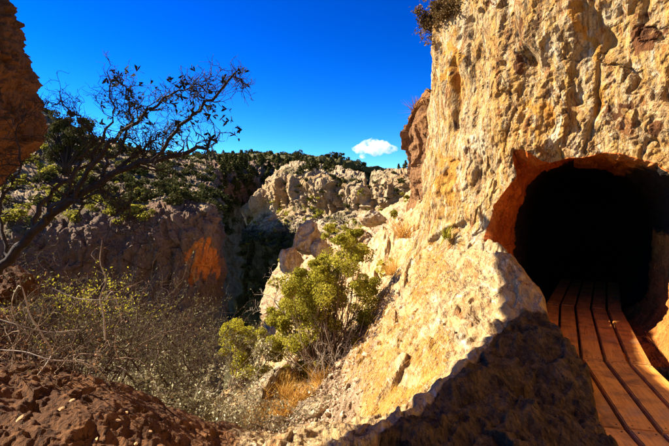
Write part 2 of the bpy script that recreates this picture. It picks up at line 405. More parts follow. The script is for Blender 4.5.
        for a, bb in zip(poly[:-1], poly[1:]):
            # compare in (angle seen along the face) = s and z only
            sa, sb = s_of(a[0], a[1]), s_of(bb[0], bb[1])
            va = np.array([sb - sa, bb[2] - a[2]]); L2 = va @ va + 1e-9
            t = np.clip(((s_ - sa) * va[0] + (z - a[2]) * va[1]) / L2, 0, 1)
            best = np.minimum(best, np.hypot(s_ - sa - t * va[0], z - a[2] - t * va[1]))
        d -= dep * np.exp(-(best / wd) ** 2)
    k1 = k.repeat(NA, 1).ravel()
    outer = base + nrm * (off + d)[:, None]
    outer[:, 2] += 0.03 * fbm(q * 3.1, 3, 77)
    outer = outer.reshape(NO, NA, 3)
    # tunnel: rings go in along the tunnel axis from the lip
    ax = np.array([math.sin(math.radians(27)), math.cos(math.radians(27)), 0.0])
    rt = np.array([ax[1], -ax[0], 0.0])
    lip = outer[0]
    cen = np.array([3.22, 6.35, cz])
    ix = np.where(up, 2.4, 4)
    inner_r = ((np.abs(ct) / np.where(ct > 0, 0.80, 1.14)) ** ix) + ((np.abs(st) / np.where(up, 1.25, 1.28)) ** ix)
    inner_r = inner_r ** (-1 / ix)
    rings = []
    for j in range(1, NI):
        u = j / (NI - 1); dep = 15 * u ** 2.2
        bend = 0.02 * max(0.0, dep - 6.0) ** 2
        tgt = cen + ax * (dep - 0.1) + rt * bend
        sec = tgt[None] + (-rt)[None] * (inner_r * ct)[:, None] + np.array([0, 0, 1.0])[None] * (inner_r * st)[:, None]
        mixf = float(smooth(0.0, 0.28, u)) if True else 0
        mixf = mixf ** 0.8
        p = lip * (1 - mixf) + sec * mixf
        rad = p - tgt; rad /= np.linalg.norm(rad, axis=1)[:, None]
        dd = 0.06 * fbm(p * 1.3, 3, 61) + 0.045 * facets(p * 3.0, 6) + 0.02 * facets(p * 9.0, 7) + 0.012 * fbm(p * 8, 3, 64)
        rings.append(p + rad * (dd * min(1, j / 4))[:, None])
    rings = np.array(rings[::-1])
    g = np.concatenate([rings, outer], 0)
    nr = g.shape[0]
    verts = g.reshape(-1, 3)
    faces = grid_faces(nr, NA, True)
    endc = len(verts); verts = np.concatenate([verts, rings[0].mean(0)[None] + ax[None] * 0.6])
    cap = np.stack([np.arange(NA), (np.arange(NA) + 1) % NA, np.full(NA, endc), np.full(NA, endc)], 1)
    # masks: R cut orange rock inside, G brown stains, B ochre zones
    col = np.zeros((len(verts), 3), np.float32)
    ni = (NI - 1) * NA
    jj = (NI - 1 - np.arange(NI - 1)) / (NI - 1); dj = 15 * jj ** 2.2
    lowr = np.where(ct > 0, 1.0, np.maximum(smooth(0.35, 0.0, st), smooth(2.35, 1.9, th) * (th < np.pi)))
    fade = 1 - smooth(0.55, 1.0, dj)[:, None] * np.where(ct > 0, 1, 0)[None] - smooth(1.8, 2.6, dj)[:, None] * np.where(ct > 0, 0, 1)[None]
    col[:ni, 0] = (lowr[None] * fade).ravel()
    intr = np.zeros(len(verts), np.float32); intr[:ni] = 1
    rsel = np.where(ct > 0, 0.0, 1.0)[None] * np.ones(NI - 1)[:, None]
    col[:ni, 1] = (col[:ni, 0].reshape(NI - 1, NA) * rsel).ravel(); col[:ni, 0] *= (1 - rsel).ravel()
    col[ni:ni + NO * NA, 0] = np.where(k1 < 0.004, 0.8, 0)
    vo = verts[ni:ni + NO * NA]; vo = vo + 0.22 * np.stack([fbm(vo * 2.2, 4, 90, 0.6), 0 * vo[:, 0], fbm(vo * 2.2, 4, 95, 0.6)], 1)
    for (px, py, dd_, r) in ((513, 30, 6.9, 0.10), (520, 69, 6.7, 0.14), (642, 34, 5.6, 0.22), (617, 108, 5.8, 0.08), (508, 2, 7, 0.06), (650, 128, 5.5, 0.12)):
        c = P(px, py, dd_); dist = np.hypot(vo[:, 0] / vo[:, 1] * dd_ - c[0], vo[:, 2] / vo[:, 1] * dd_ - c[2])
        col[ni:ni + NO * NA, 1] = np.maximum(col[ni:ni + NO * NA, 1], 0.95 * (1 - smooth(0.5 * r, 1.5 * r, dist)))
    for (px, py, dd_, rx, rz) in ((584, 28, 6.0, 0.10, 0.42), (443, 185, 7.7, 0.16, 0.6), (452, 60, 7.7, 0.14, 0.7), (545, 120, 6.5, 0.2, 0.3), (600, 100, 6, 0.12, 0.3)):
        c = P(px, py, dd_); dist = np.hypot((vo[:, 0] / vo[:, 1] * dd_ - c[0]) / rx, (vo[:, 2] / vo[:, 1] * dd_ - c[2]) / rz)
        col[ni:ni + NO * NA, 2] = np.maximum(col[ni:ni + NO * NA, 2], 0.72 * (1 - smooth(0.4, 1.5, dist)))
    o = mesh_object('cliff', verts, faces, M_CLIFF, col=col, flat=True)
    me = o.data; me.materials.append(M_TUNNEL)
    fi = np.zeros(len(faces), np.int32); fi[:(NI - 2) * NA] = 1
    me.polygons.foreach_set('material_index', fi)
    bm = bmesh.new(); bm.from_mesh(me); bm.verts.ensure_lookup_table()
    for i in range(NA):
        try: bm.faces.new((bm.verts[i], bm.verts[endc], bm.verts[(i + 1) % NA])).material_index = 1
        except ValueError: pass
    bm.to_mesh(me); bm.free()
    tag(o, kind='structure')
    return o

cliff = build_cliff()

# ------------------------------------------------------------------ the ground close by: ledge, apron, gully, earth mound
ctrl = [  # ledge beside the boardwalk
    P(498, 258, 6.35), P(512, 274, 6.0), P(527, 292, 5.65), P(548, 322, 5.1), P(580, 341, 4.75), P(601, 362, 4.3), P(616, 392, 3.75), P(630, 430, 3.25),
    P(519, 322, 5.15), P(494, 347, 4.5), P(470, 372, 3.9), P(445, 398, 3.45), P(415, 424, 3.05), P(390, 446, 2.8),
    P(540, 360, 4.3), P(560, 400, 3.6), P(500, 400, 3.5), P(460, 446, 2.85), P(580, 446, 3.0), P(520, 446, 2.9),
    (0.4, 1.2, -1.5), (0.0, 0.0, -1.6), (1.2, 1.5, -1.55), (1.6, 0.5, -1.8), (1.0, -1, -1.6), (-1, -1, -1.5), (-0.3, 1.7, -1.5),
    # under the boards
    (2.45, 3.4, -1.9), (2.75, 4.4, -1.9), (2.2, 2.4, -1.9), (1.9, 1.2, -1.9), (3.1, 5.6, -1.9), (3.4, 6.4, -1.95), (3.6, 4.5, -1.9), (3.2, 2.6, -1.9), (4.5, 7.5, -1.95), (3.9, 7.9, -1.95), (3.5, 9, -1.95),
    # apron
    P(478, 246, 6.75), P(455, 250, 7.1), P(432, 246, 7.8), P(415, 262, 8.3), P(470, 290, 6.1), P(440, 300, 6.3), P(420, 290, 7.2), P(470, 330, 5.15),
    P(430, 345, 5.4), P(405, 360, 5.6), P(440, 385, 4.35), P(400, 410, 4.7), P(375, 425, 5.0), P(385, 330, 7.0), P(360, 375, 6.5), P(350, 420, 5.7), P(390, 438, 4.0), P(350, 446, 4.7),
    (2.42, 6.62, -0.72), (2.5, 6.3, -0.95),
    # gully
    P(330, 400, 6.6), P(310, 425, 6.0), P(300, 446, 5.4), P(325, 370, 8.0), P(345, 345, 8.6), P(360, 315, 9.6), P(380, 290, 10.2), P(396, 268, 10.5), P(410, 235, 11.5),
    P(270, 446, 5.6), P(280, 410, 7.0), P(240, 446, 5.7), P(240, 425, 6.6), P(260, 385, 8.4), P(225, 395, 8.0), P(300, 375, 8.8), P(210, 446, 5.8),
    P(300, 340, 11), P(280, 330, 13), P(330, 310, 12.5), P(350, 270, 13.5), P(375, 245, 14), P(270, 350, 12),
    (-2.3, 13, -5.2), (-2.6, 10, -4.6), (-3.2, 8.5, -4.3), (-3.5, 6.8, -3.6), (-5, 8, -4.5), (-7, 9, -4.5), (-5, 12, -7.5), (-3, 15, -8), (-8, 13, -6), (-12, 12, -3.5), (-11, 15, -8),
    # earth mound at the left
    P(-30, 350, 3.5), P(0, 362, 3.3), P(50, 366, 3.3), P(100, 378, 3.15), P(140, 402, 2.95), P(170, 425, 2.8), P(192, 446, 2.65), P(80, 420, 2.5), P(30, 446, 2.2), P(110, 446, 2.35),
    P(0, 400, 2.6), (-0.6, 2.2, -1.42), (-2.2, 1.2, -0.9), (-3.2, 2.6, -0.6), (-3.4, 4.2, -0.75), (-4.5, 3, -0.2), (-1.4, 0.3, -1.2),
    P(100, 395, 4.2), P(160, 425, 4.0), P(60, 365, 4.4), P(200, 446, 4.2), P(120, 430, 5.2), P(20, 330, 5.0), P(30, 310, 6.5), (-5.5, 6, -2.0), (-6.5, 4.5, -0.8),
    (4.5, 11, 0.5), (3.0, 12.5, 0.6), (4.5, 15, 1.0), (2.2, 10.5, -0.4),
]
ctrl = np.array([np.asarray(c, float) for c in ctrl])

def _mq(d): return np.sqrt(d * d + 0.12 ** 2)
_A = _mq(np.linalg.norm(ctrl[:, None, :2] - ctrl[None, :, :2], axis=2)) + 0.0
_n = len(ctrl)
_B = np.zeros((_n + 3, _n + 3)); _B[:_n, :_n] = _A - 0.02 * np.eye(_n)
_B[:_n, _n] = 1; _B[:_n, _n + 1:] = ctrl[:, :2]; _B[_n, :_n] = 1; _B[_n + 1:, :_n] = ctrl[:, :2].T
_w = np.linalg.solve(_B, np.concatenate([ctrl[:, 2], [0, 0, 0]]))

def base_z(x, y):
    out = _w[_n] + _w[_n + 1] * x + _w[_n + 2] * y
    for k in range(_n): out = out + _w[k] * _mq(np.hypot(x - ctrl[k, 0], y - ctrl[k, 1]))
    return out

CREST = np.array([P(519, 322, 5.15), P(494, 347, 4.5), P(470, 372, 3.9), P(445, 398, 3.45), P(415, 424, 3.05), P(390, 446, 2.8), (-0.3, 1.7, -1.5)])[:, :2]
RIDGE = np.array([P(498, 258, 6.35), P(527, 292, 5.65), P(548, 322, 5.1), P(519, 322, 5.15)])[:, :2]
EDGE = np.array([P(-30, 345, 3.7), P(50, 364, 3.5), P(100, 376, 3.25), P(140, 400, 3.0), P(170, 423, 2.85), P(192, 446, 2.7), (-0.3, 1.7, -1.5)])[:, :2]

def side(poly, x, y):
    """signed distance to a polyline (positive on its right)"""
    best = np.full(x.shape, 1e9); sg = np.zeros(x.shape)
    for a, b in zip(poly[:-1], poly[1:]):
        v = b - a; L2 = v @ v
        t = np.clip(((x - a[0]) * v[0] + (y - a[1]) * v[1]) / L2, 0, 1)
        d = np.hypot(x - a[0] - t * v[0], y - a[1] - t * v[1])
        c = v[0] * (y - a[1]) - v[1] * (x - a[0])
        m = d < best
        best = np.where(m, d, best); sg = np.where(m, -np.sign(c), sg)
    return best * sg

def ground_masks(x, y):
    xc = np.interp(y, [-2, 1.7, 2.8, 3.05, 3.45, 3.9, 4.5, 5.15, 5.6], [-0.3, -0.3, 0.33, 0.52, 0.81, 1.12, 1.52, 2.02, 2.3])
    led = smooth(-0.06, 0.05, x - xc) * (1 - smooth(5.0, 5.35, y))  # ledge mask along the shadow edge; its dark colour paints extra shade
    yl = np.interp(x, [-2.9, -2.1, -1.6, -1.24, -1.0, -0.82, -0.3, 0.3], [3.75, 3.5, 3.25, 3.0, 2.85, 2.7, 1.7, 0.6])
    earth = smooth(-0.25, 0.1, yl - y) * (1 - led)
    earth = np.maximum(earth, 0.75 * smooth(-0.2, -0.9, x) * (1 - smooth(6.3, 7.2, y)) * (1 - led))
    gul = (1 - smooth(0.5, 1.1, np.abs(side(np.array([(-1.1, 5.0), (-0.3, 6.3), (0.0, 7.8), (0.2, 9.0)]), x, y)))) * (1 - earth)
    return led, earth, gul

def ground_z(x, y):
    shp = x.shape; x = x.ravel(); y = y.ravel()
    z = base_z(x, y)
    led, earth, gul = ground_masks(x, y)
    r = np.hypot(x, y); p = np.stack([x, y, z], 1)
    ca, sa = 0.80, 0.6
    al = x * 0.55 + y * 0.83; ac = x * 0.83 - y * 0.55
    def only(m, fn):
        out = np.zeros(len(x)); i = np.nonzero(m > 0.001)[0]
        if len(i): out[i] = fn(p[i], al[i], ac[i], z[i])
        return out
    rock = 0.10 * fbm(p * 0.8, 3, 2) + 0.085 * facets(warp(p, 1.0, 0.25, 70) * np.array([1.3, 1.3, 1.5]), 12, 0.8)
    rock += 0.05 * ridged(np.stack([ac * 2.2, al * 0.7, z * 1.2], 1) + 0.3 * np.stack([perlin(p * 1.7, 3)] * 3, 1), 4, 14, 0.55)
    rock += 0.032 * facets(p * np.array([4.5, 4.5, 4.5]), 13, 0.9) + 0.030 * fbm(p * 5, 4, 15, 0.62)
    ledge = only(led, lambda p, al, ac, z: 0.06 * ridged(np.stack([ac * 2.2, al * 0.9, z * 2], 1), 3, 24, 0.5) + 0.10 * facets(warp(p, 1.5, 0.2, 80) * 2.2, 16, 0.9) + 0.022 * facets(p * 7, 17, 0.9) + 0.018 * fbm(p * 16, 3, 19, 0.6))
    ear = only(earth, lambda p, al, ac, z: 0.05 * fbm(p * 2.0, 4, 33, 0.55) + 0.045 * facets(warp(p, 2, 0.15, 85) * 4.0, 18, 0.9) + 0.02 * fbm(p * 14, 3, 35, 0.65))
    gv = only(gul, lambda p, al, ac, z: 0.06 * fbm(p * 1.6, 3, 43) + 0.06 * facets(p * 5, 22, 0.8) + 0.03 * facets(p * 12, 23, 0.8))
    far = smooth(8, 14, r)
    rock = rock * (1 + 1.2 * far)
    d = rock * (1 - led) * (1 - earth) * (1 - gul) + ledge * led + ear * earth + gv * gul * (1 - led) * (1 - earth)
    # the ledge breaks off beside the boards
    xl = np.interp(y, [-2, 1.2, 2.4, 3.0, 3.5, 4.1, 4.75, 5.3, 5.9, 6.5], [0.2, 1.22, 1.6, 1.86, 2.06, 2.26, 2.38, 2.46, 2.66, 2.85])
    xl = xl + 0.07 * fbm(p * 1.6, 3, 71) + 0.03 * fbm(p * 6, 2, 73)
    inb = smooth(-0.07, 0.08, x - xl) * (y < 7)
    z = np.where(inb > 0, np.minimum(z + d, -1.80) * inb + (z + d) * (1 - inb), z + d); d = 0 * z
    ta = (x - 3.22) * 0.454 + (y - 6.35) * 0.891; tl = np.abs((x - 3.22) * 0.891 - (y - 6.35) * 0.454)
    lat = (x - 3.22) * 0.891 - (y - 6.35) * 0.454
    tun = smooth(-0.25, 0.1, ta) * smooth(2.6, 1.9, tl) * smooth(-1.05, -0.85, np.where(ta < 0.8, lat, 0))
    z = z + d
    z = np.where(tun > 0, z * (1 - tun) + np.minimum(z, -1.98) * tun, z)
    return z.reshape(shp)

def build_ground():
    a = np.radians(np.concatenate([np.linspace(-88, -39, 60, endpoint=False), np.linspace(-39, 39, 600, endpoint=False), np.linspace(39, 88, 60)]))
    r = np.concatenate([np.geomspace(0.12, 1.9, 30, endpoint=False), np.geomspace(1.9, 10, 410, endpoint=False), np.geomspace(10, 19, 60)])
    A, R = np.meshgrid(a, r)
    x = R * np.sin(A); y = R * np.cos(A)
    z = ground_z(x, y)
    z[1:-1, 1:-1] = 0.4 * z[1:-1, 1:-1] + 0.15 * (z[:-2, 1:-1] + z[2:, 1:-1] + z[1:-1, :-2] + z[1:-1, 2:])
    edge = smooth(15.5, 19, R); z = z - 14 * edge ** 1.5 * (x < 3)
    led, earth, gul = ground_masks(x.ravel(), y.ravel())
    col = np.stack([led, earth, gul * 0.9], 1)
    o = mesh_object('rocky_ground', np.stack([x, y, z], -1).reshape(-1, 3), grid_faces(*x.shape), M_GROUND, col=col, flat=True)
    tag(o, kind='structure')
    return o
ground = build_ground()

# ------------------------------------------------------------------ far canyon: lofted walls and slopes
def rock_sheet(name, ctrl, nr, nc, mat, amp, fac, rw=None, cw=None, seed=0, maskfn=None, zst=0.7, blocks=1.0, rid=0.35, groove=None, joints=0.0):
    g = loft(ctrl, nr, nc, rw, cw)
    n = grid_normals(g)
    p = g.reshape(-1, 3); nn = n.reshape(-1, 3)
    steep = 1 - np.abs(nn[:, 2])
    w = warp(p, fac * 0.6, 0.35 / fac, seed + 5)
    d = amp * (0.9 * fbm(p * fac * 0.35, 4, seed) + blocks * 0.8 * facets(w * fac * np.array([0.8, 0.8, zst]), seed + 3, 0.8)
               + blocks * 0.42 * facets(w * fac * 2.4 * np.array([1, 1, zst]), seed + 4, 0.9) + 0.32 * fbm(p * fac * 2.2, 4, seed + 9, 0.6)
               + rid * ridged(p * fac * np.array([0.9, 0.9, 0.25]), 3, seed + 12) * (0.3 + steep))
    if joints: d = d + amp * joints * (0.25 + smooth(0.3, 0.7, steep)) * facets(w * fac * np.array([1.5, 1.5, 0.16]), seed + 21, 0.7)
    if groove:
        gx_, gw_, g0, g1, gdep = groove; pxx = 334.5 + F * p[:, 0] / p[:, 1]; pyy = 203 - F * p[:, 2] / p[:, 1]
        d = d + np.sign(nn[:, 1]) * gdep * np.exp(-((pxx - gx_) / gw_) ** 2) * smooth(g0 - 3, g0 + 3, pyy) * smooth(g1 + 3, g1 - 3, pyy)
    q = p + nn * d[:, None]
    col = maskfn(g, n, q) if maskfn else None
    o = mesh_object(name, q, grid_faces(nr, nc), mat, col=col, flat=True)
    tag(o, kind='structure')
    return o, q.reshape(nr, nc, 3), n

def rows(*rs): return np.array([[P(*c) for c in r] for r in rs])

# left hill: skyline, upper slope, slope, bluff top, bluff foot, gorge bed
hx = [-160, -60, 30, 85, 140, 185, 210, 220, 223]
hill_ctrl = rows(
    [(x, y, d + 30) for x, y, d in zip(hx, [30, 75, 112, 140, 156, 166, 172, 178, 186], [130, 130, 140, 150, 160, 170, 185, 200, 230])],
    [(x, y, d) for x, y, d in zip(hx, [20, 65, 104, 134, 150, 160, 166, 172, 180], [115, 120, 130, 140, 150, 160, 165, 180, 210])],
    [(x, y, d) for x, y, d in zip(hx, [80, 115, 148, 160, 168, 177, 184, 190, 196], [75, 78, 82, 88, 92, 96, 100, 112, 150])],
    [(x, y, d) for x, y, d in zip(hx, [190, 195, 197, 198, 198, 199, 202, 206, 208], [52, 54, 56, 58, 60, 60, 61, 70, 105])],
    [(x, y, d) for x, y, d in zip(hx, [240, 235, 226, 220, 216, 214, 216, 221, 223], [42, 43, 45, 46, 47, 47, 48, 54, 85])],
    [(x, y, d) for x, y, d in zip(hx, [300, 300, 296, 294, 292, 290, 286, 284, 280], [39, 40, 42, 43.5, 44.5, 45.5, 47, 53, 85])],
    [(x, y, d) for x, y, d in zip(hx, [420, 420, 420, 420, 420, 415, 405, 395, 370], [34, 35, 37, 39, 40, 42, 44, 51, 85])],
)
def hill_mask(g, n, q):
    u = q.reshape(g.shape); col = np.zeros(g.shape)
    px = 334.5 + F * u[..., 0] / u[..., 1]; py = 203 - F * u[..., 2] / u[..., 1]
    flat = smooth(0.55, 0.8, np.abs(n[..., 2]))
    col[..., 0] = flat * (0.55 + 0.35 * fbm(q * 0.15, 3, 5).reshape(flat.shape))
    ang = np.stack([px * 0.05, py * 0.05, px * 0], -1).reshape(-1, 3)
    wv = 8 * fbm(ang, 3, 2).reshape(px.shape)
    # orange face at the bluff's corner, its sunlit glow painted in
    stk = fbm(np.stack([px * 0.22 + py * 0.07, py * 0.035, px * 0], -1).reshape(-1, 3), 3, 44).reshape(px.shape)
    col[..., 1] = (0.70 + 0.75 * stk) * smooth(180, 203, px + wv + 0.35 * (py - 250)) * smooth(225, 218, px) * smooth(222, 246, py + 1.5 * wv) * smooth(291, 272, py + wv) * (u[..., 1] < 62)
    col[..., 2] = flat * smooth(222, 205, py) * (0.38 + 0.5 * fbm(q * 0.3, 3, 15).reshape(flat.shape))  # lighter colour on the flats paints them as sunlit
    col[..., 0] *= 0.8
    return np.clip(col, 0, 1).reshape(-1, 3)
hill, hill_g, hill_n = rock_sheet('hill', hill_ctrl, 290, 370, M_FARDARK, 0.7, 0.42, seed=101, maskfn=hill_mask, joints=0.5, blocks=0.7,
                                  rw=[0, 0.04, 0.30, 0.5, 0.62, 0.88, 1.0])

# canyon wall on the right of the gorge (lit), with its talus and the dark lower wall
ex_ = [246, 262, 285, 310, 338, 365, 400, 435, 490]
ed = [165, 160, 152, 146, 138, 130, 120, 110, 95]
wall_ctrl = rows(
    [(x + 8, y - 2, d + 70) for x, y, d in zip(ex_, [202, 184, 170, 168, 172, 178, 174, 162, 150], ed)],
    [(x, y, d + 4) for x, y, d in zip(ex_, [208, 188, 172, 169, 173, 179, 175, 163, 152], ed)],
    [(x - 2, y, d - 2) for x, y, d in zip(ex_, [228, 214, 209, 209, 213, 210, 206, 199, 193], ed)],
    [(x - 1, y, d - 16) for x, y, d in zip(ex_, [232, 224, 221, 223, 227, 223, 219, 211, 207], ed)],
    [(x - 4, y, d - 30) for x, y, d in zip(ex_, [236, 238, 240, 246, 250, 246, 238, 228, 225], ed)],
    [(x - 6, y, d - 34) for x, y, d in zip(ex_, [262, 262, 264, 268, 270, 268, 262, 256, 250], ed)],
    [(x - 8, y, d - 38) for x, y, d in zip(ex_, [390, 390, 390, 390, 390, 390, 390, 390, 390], ed)],
)
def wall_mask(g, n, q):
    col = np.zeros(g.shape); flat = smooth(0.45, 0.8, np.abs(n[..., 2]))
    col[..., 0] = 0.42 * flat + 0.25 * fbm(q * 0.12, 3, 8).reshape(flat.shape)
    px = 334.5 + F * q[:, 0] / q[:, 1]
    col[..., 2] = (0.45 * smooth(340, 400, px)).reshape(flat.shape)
    low = smooth(-5, -10, q[:, 2]).reshape(flat.shape); col[..., 0] = np.maximum(col[..., 0], low)      # scrub colour painted over the lower wall as its deep shade
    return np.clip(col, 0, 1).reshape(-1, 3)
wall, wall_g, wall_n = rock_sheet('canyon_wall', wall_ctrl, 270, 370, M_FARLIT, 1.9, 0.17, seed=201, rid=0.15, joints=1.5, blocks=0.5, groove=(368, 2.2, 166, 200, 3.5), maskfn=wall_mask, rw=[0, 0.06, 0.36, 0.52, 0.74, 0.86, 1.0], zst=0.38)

# wooded mesa on the skyline
mx = [60, 120, 180, 215, 250, 290, 330, 365, 400, 440, 520]
mesa_ctrl = rows(
    [(x, y - 1, 900) for x, y in zip(mx, [170, 165, 160, 158, 157, 157, 161, 171, 178, 182, 184])],
    [(x, y, 420) for x, y in zip(mx, [168, 163, 158, 156, 156, 156, 160, 169, 176, 180, 182])],
    [(x, y, 390) for x, y in zip(mx, [190, 185, 175, 170, 168, 166, 168, 172, 178, 182, 186])],
    [(x, y, 330) for x, y in zip(mx, [215, 215, 205, 195, 190, 190, 190, 195, 200, 204, 208])],
    [(x, y, 260) for x, y in zip(mx, [250, 250, 246, 240, 235, 232, 232, 232, 236, 240, 244])],
    [(x, y, 215) for x, y in zip(mx, [320, 320, 320, 320, 320, 320, 320, 320, 320, 320, 320])],
)
def mesa_mask(g, n, q):
    col = np.zeros(g.shape); col[..., 0] = 0.8 + 0.3 * fbm(q * 0.03, 3, 8).reshape(col.shape[:2]); return np.clip(col, 0, 1).reshape(-1, 3)
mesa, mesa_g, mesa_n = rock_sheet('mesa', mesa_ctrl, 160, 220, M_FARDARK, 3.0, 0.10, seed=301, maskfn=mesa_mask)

def gorge_mask(g, n, q):
    col = np.zeros(g.shape); col[..., 0] = 0.3 + 0.3 * fbm(q * 0.05, 3, 8).reshape(col.shape[:2]); return np.clip(col, 0, 1).reshape(-1, 3)
# dark wall at the head of the gorge
gw = [196, 215, 232, 250, 268, 288, 312]
gd = [185, 198, 210, 222, 235, 250, 270]
gorge_ctrl = rows(
    [(x, y, d + 70) for x, y, d in zip(gw, [165, 164, 163, 163, 164, 165, 166], gd)],
    [(x, y, d + 22) for x, y, d in zip(gw, [168, 166, 165, 165, 166, 168, 170], gd)],
    [(x, y, d) for x, y, d in zip(gw, [186, 184, 182, 184, 186, 188, 192], gd)],
    [(x, y, d - 4) for x, y, d in zip(gw, [225, 225, 222, 224, 226, 228, 230], gd)],
    [(x, y, d - 8) for x, y, d in zip(gw, [270, 270, 270, 270, 270, 270, 270], gd)],
    [(x, y, d - 14) for x, y, d in zip(gw, [350, 350, 350, 350, 350, 350, 350], gd)],
)
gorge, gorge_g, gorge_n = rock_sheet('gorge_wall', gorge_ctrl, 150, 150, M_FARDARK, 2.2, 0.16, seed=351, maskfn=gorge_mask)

# slope of boulders behind the near cliff
sx = [262, 282, 305, 335, 365, 395, 420, 445, 490]
slope_ctrl = rows(
    [(x, y, d) for x, y, d in zip(sx, [310, 276, 262, 246, 234, 216, 196, 178, 170], [60, 58, 55, 52, 48, 42, 36, 30, 28])],
    [(x, y, d) for x, y, d in zip(sx, [304, 266, 250, 238, 228, 208, 186, 166, 158], [46, 44, 42, 40, 37, 33, 28, 24, 22])],
    [(x, y, d) for x, y, d in zip(sx, [318, 276, 262, 250, 242, 226, 208, 190, 184], [30, 30, 29, 28, 26, 24, 21, 18, 17])],
    [(x, y, d) for x, y, d in zip(sx, [340, 300, 284, 272, 262, 246, 230, 212, 206], [21, 21, 20.5, 20, 19, 18, 16.5, 15, 14])],
    [(x, y, d) for x, y, d in zip(sx, [372, 336, 318, 300, 288, 268, 252, 236, 232], [15.5, 15.5, 15, 14.5, 14, 13.5, 12.8, 12, 11.5])],
    [(x, y, d) for x, y, d in zip(sx, [420, 390, 360, 342, 326, 302, 280, 262, 258], [13.5, 13, 12.4, 12, 11.5, 11, 10.5, 10, 9.8])],
)
def slope_mask(g, n, q):
    col = np.zeros(g.shape); col[..., 2] = 0.45 + 0.4 * fbm(q * 0.5, 3, 8).reshape(col.shape[:2]); return np.clip(col, 0, 1).reshape(-1, 3)
slope, slope_g, slope_n = rock_sheet('boulder_slope', slope_ctrl, 260, 220, M_GROUND, 0.34, 0.75, seed=401, rid=0.08, maskfn=slope_mask)

# outcrop that stands out behind the edge of the near cliff
out_ctrl = []
for (py, xl, xr, dl, df) in ((92, 428, 470, 14.0, 13.4), (100, 420, 470, 13.8, 13.0), (112, 412, 470, 13.6, 12.6), (135, 409, 470, 13.4, 12.4), (160, 408, 468, 13.4, 12.4), (185, 411, 466, 13.4, 12.4), (205, 413, 464, 13.4, 12.6), (260, 405, 464, 13.2, 11.8)):
    out_ctrl.append([P(xl + 26, py, dl + 3.5), P(xl + 5, py, dl + 1.0), P(xl, py, dl), P(xl + 6, py, dl - 0.5), P(xl + 16, py, df), P(xr, py, df - 0.4)])
out_ctrl = np.array(out_ctrl)
outcrop, outcrop_g, _ = rock_sheet('outcrop', out_ctrl, 200, 120, M_OUTCROP, 0.22, 1.1, seed=501, zst=0.4)

# leaning rock pillar at the left edge
def build_pillar():
    prof = [(-9, 0.9), (-5, 0.75), (-2, 0.5), (0.0, 0.5), (0.5, 0.8), (1.1, 1.3), (1.7, 1.7), (2.4, 1.78), (3.2, 1.66), (4.2, 1.36), (5.2, 1.12), (5.45, 1.1), (5.65, 0.7), (5.75, 0.05)]
    z = np.linspace(-9, 5.75, 220); r = np.interp(z, [a for a, _ in prof], [b for _, b in prof])
    for _ in range(6): r[1:-1] = 0.25 * r[:-2] + 0.5 * r[1:-1] + 0.25 * r[2:]
    th = np.linspace(0, 2 * np.pi, 200, endpoint=False)
    Z, T = np.meshgrid(z, th, indexing='ij'); Rr = r[:, None] + 0 * T
    K = 1.667
    p = np.stack([-9.55 * K + K * Rr * np.cos(T), 12 * K + K * Rr * np.sin(T), K * Z], -1).reshape(-1, 3)
    nn = np.stack([np.cos(T), np.sin(T), 0 * T], -1).reshape(-1, 3)
    w = warp(p, 0.6, 0.4, 3)
    d = 0.30 * fbm(p * 0.4, 4, 4) + 0.50 * facets(w * np.array([0.6, 0.6, 0.35]), 31, 0.8) + 0.26 * facets(w * 1.5, 32, 0.9) + 0.12 * facets(w * 4, 33, 0.9) + 0.10 * fbm(p * 2, 4, 8, 0.6)
    q = p + nn * (d * np.clip(Rr.ravel(), 0, 1))[:, None]
    o = mesh_object('rock_pillar', q, grid_faces(220, 200, True), M_PILLAR, flat=True)
    tag(o, 'brown rock pillar rising out of the top left corner behind the thorny shrub', 'rock pillar')
build_pillar()

# unseen rock beak added outside the view, shaped so its shadow lies on the ledge
def build_unseen_shade_beak():
    Lp = np.array([P(522, 322, 5.15), P(497, 349, 4.5), P(450, 398, 3.45), P(406, 446, 2.8), P(352, 520, 2.15)])
    Rp = np.array([P(616, 306, 6.5), P(650, 372, 4.8), P(690, 425, 3.9), P(730, 446, 3.4), P(760, 560, 2.3)])
    rows_ = []
    for i in range(5):
        t = (9.6, 9.0, 8.0, 7.2, 6.6)[i]
        a = Lp[i] + S * t; b = Rp[i] + S * t
        m = 0.5 * (a + b); h = 0.5 * (b - a)
        e = np.array([-0.9, -0.1, -0.1]) * (0.12, 0.3, 0.45, 0.5, 0.5)[i]
        rows_.append([m - h, m - 0.7 * h + e, m + e * 1.4, m + 0.7 * h + e, m + h, m + 0.7 * h - e, m - e * 1.4, m - 0.7 * h - e])
    base_c = [np.array([-5.6, 0.2, 0.6]), np.array([-6.4, -1.2, -1.2]), np.array([-6.8, -1.6, -6])]
    for c, r in zip(base_c, (1.0, 1.4, 2.4)):
        rows_.append([c + r * np.array([math.sin(a) * 0.9, math.cos(a), 0.25 * math.cos(a)]) for a in np.linspace(0, -2 * math.pi, 8, endpoint=False)])
    ctrl_ = np.array(rows_); ctrl_ = np.concatenate([ctrl_[:, -2:], ctrl_, ctrl_[:, :3]], 1)
    g = loft(ctrl_, 90, 13 * 14 + 1)[:, 28:-28]
    p = g.reshape(-1, 3); n = grid_normals(g).reshape(-1, 3)
    w = warp(p, 0.8, 0.2, 9)
    q = p + n * (0.06 * fbm(p * 1.5, 4, 3) + 0.05 * facets(w * 1.8, 41) + 0.03 * facets(w * 5, 42))[:, None]
    o = mesh_object('unseen_shade_rock', q, grid_faces(*g.shape[:2]), M_PILLAR)
    tag(o, kind='structure')
build_unseen_shade_beak()

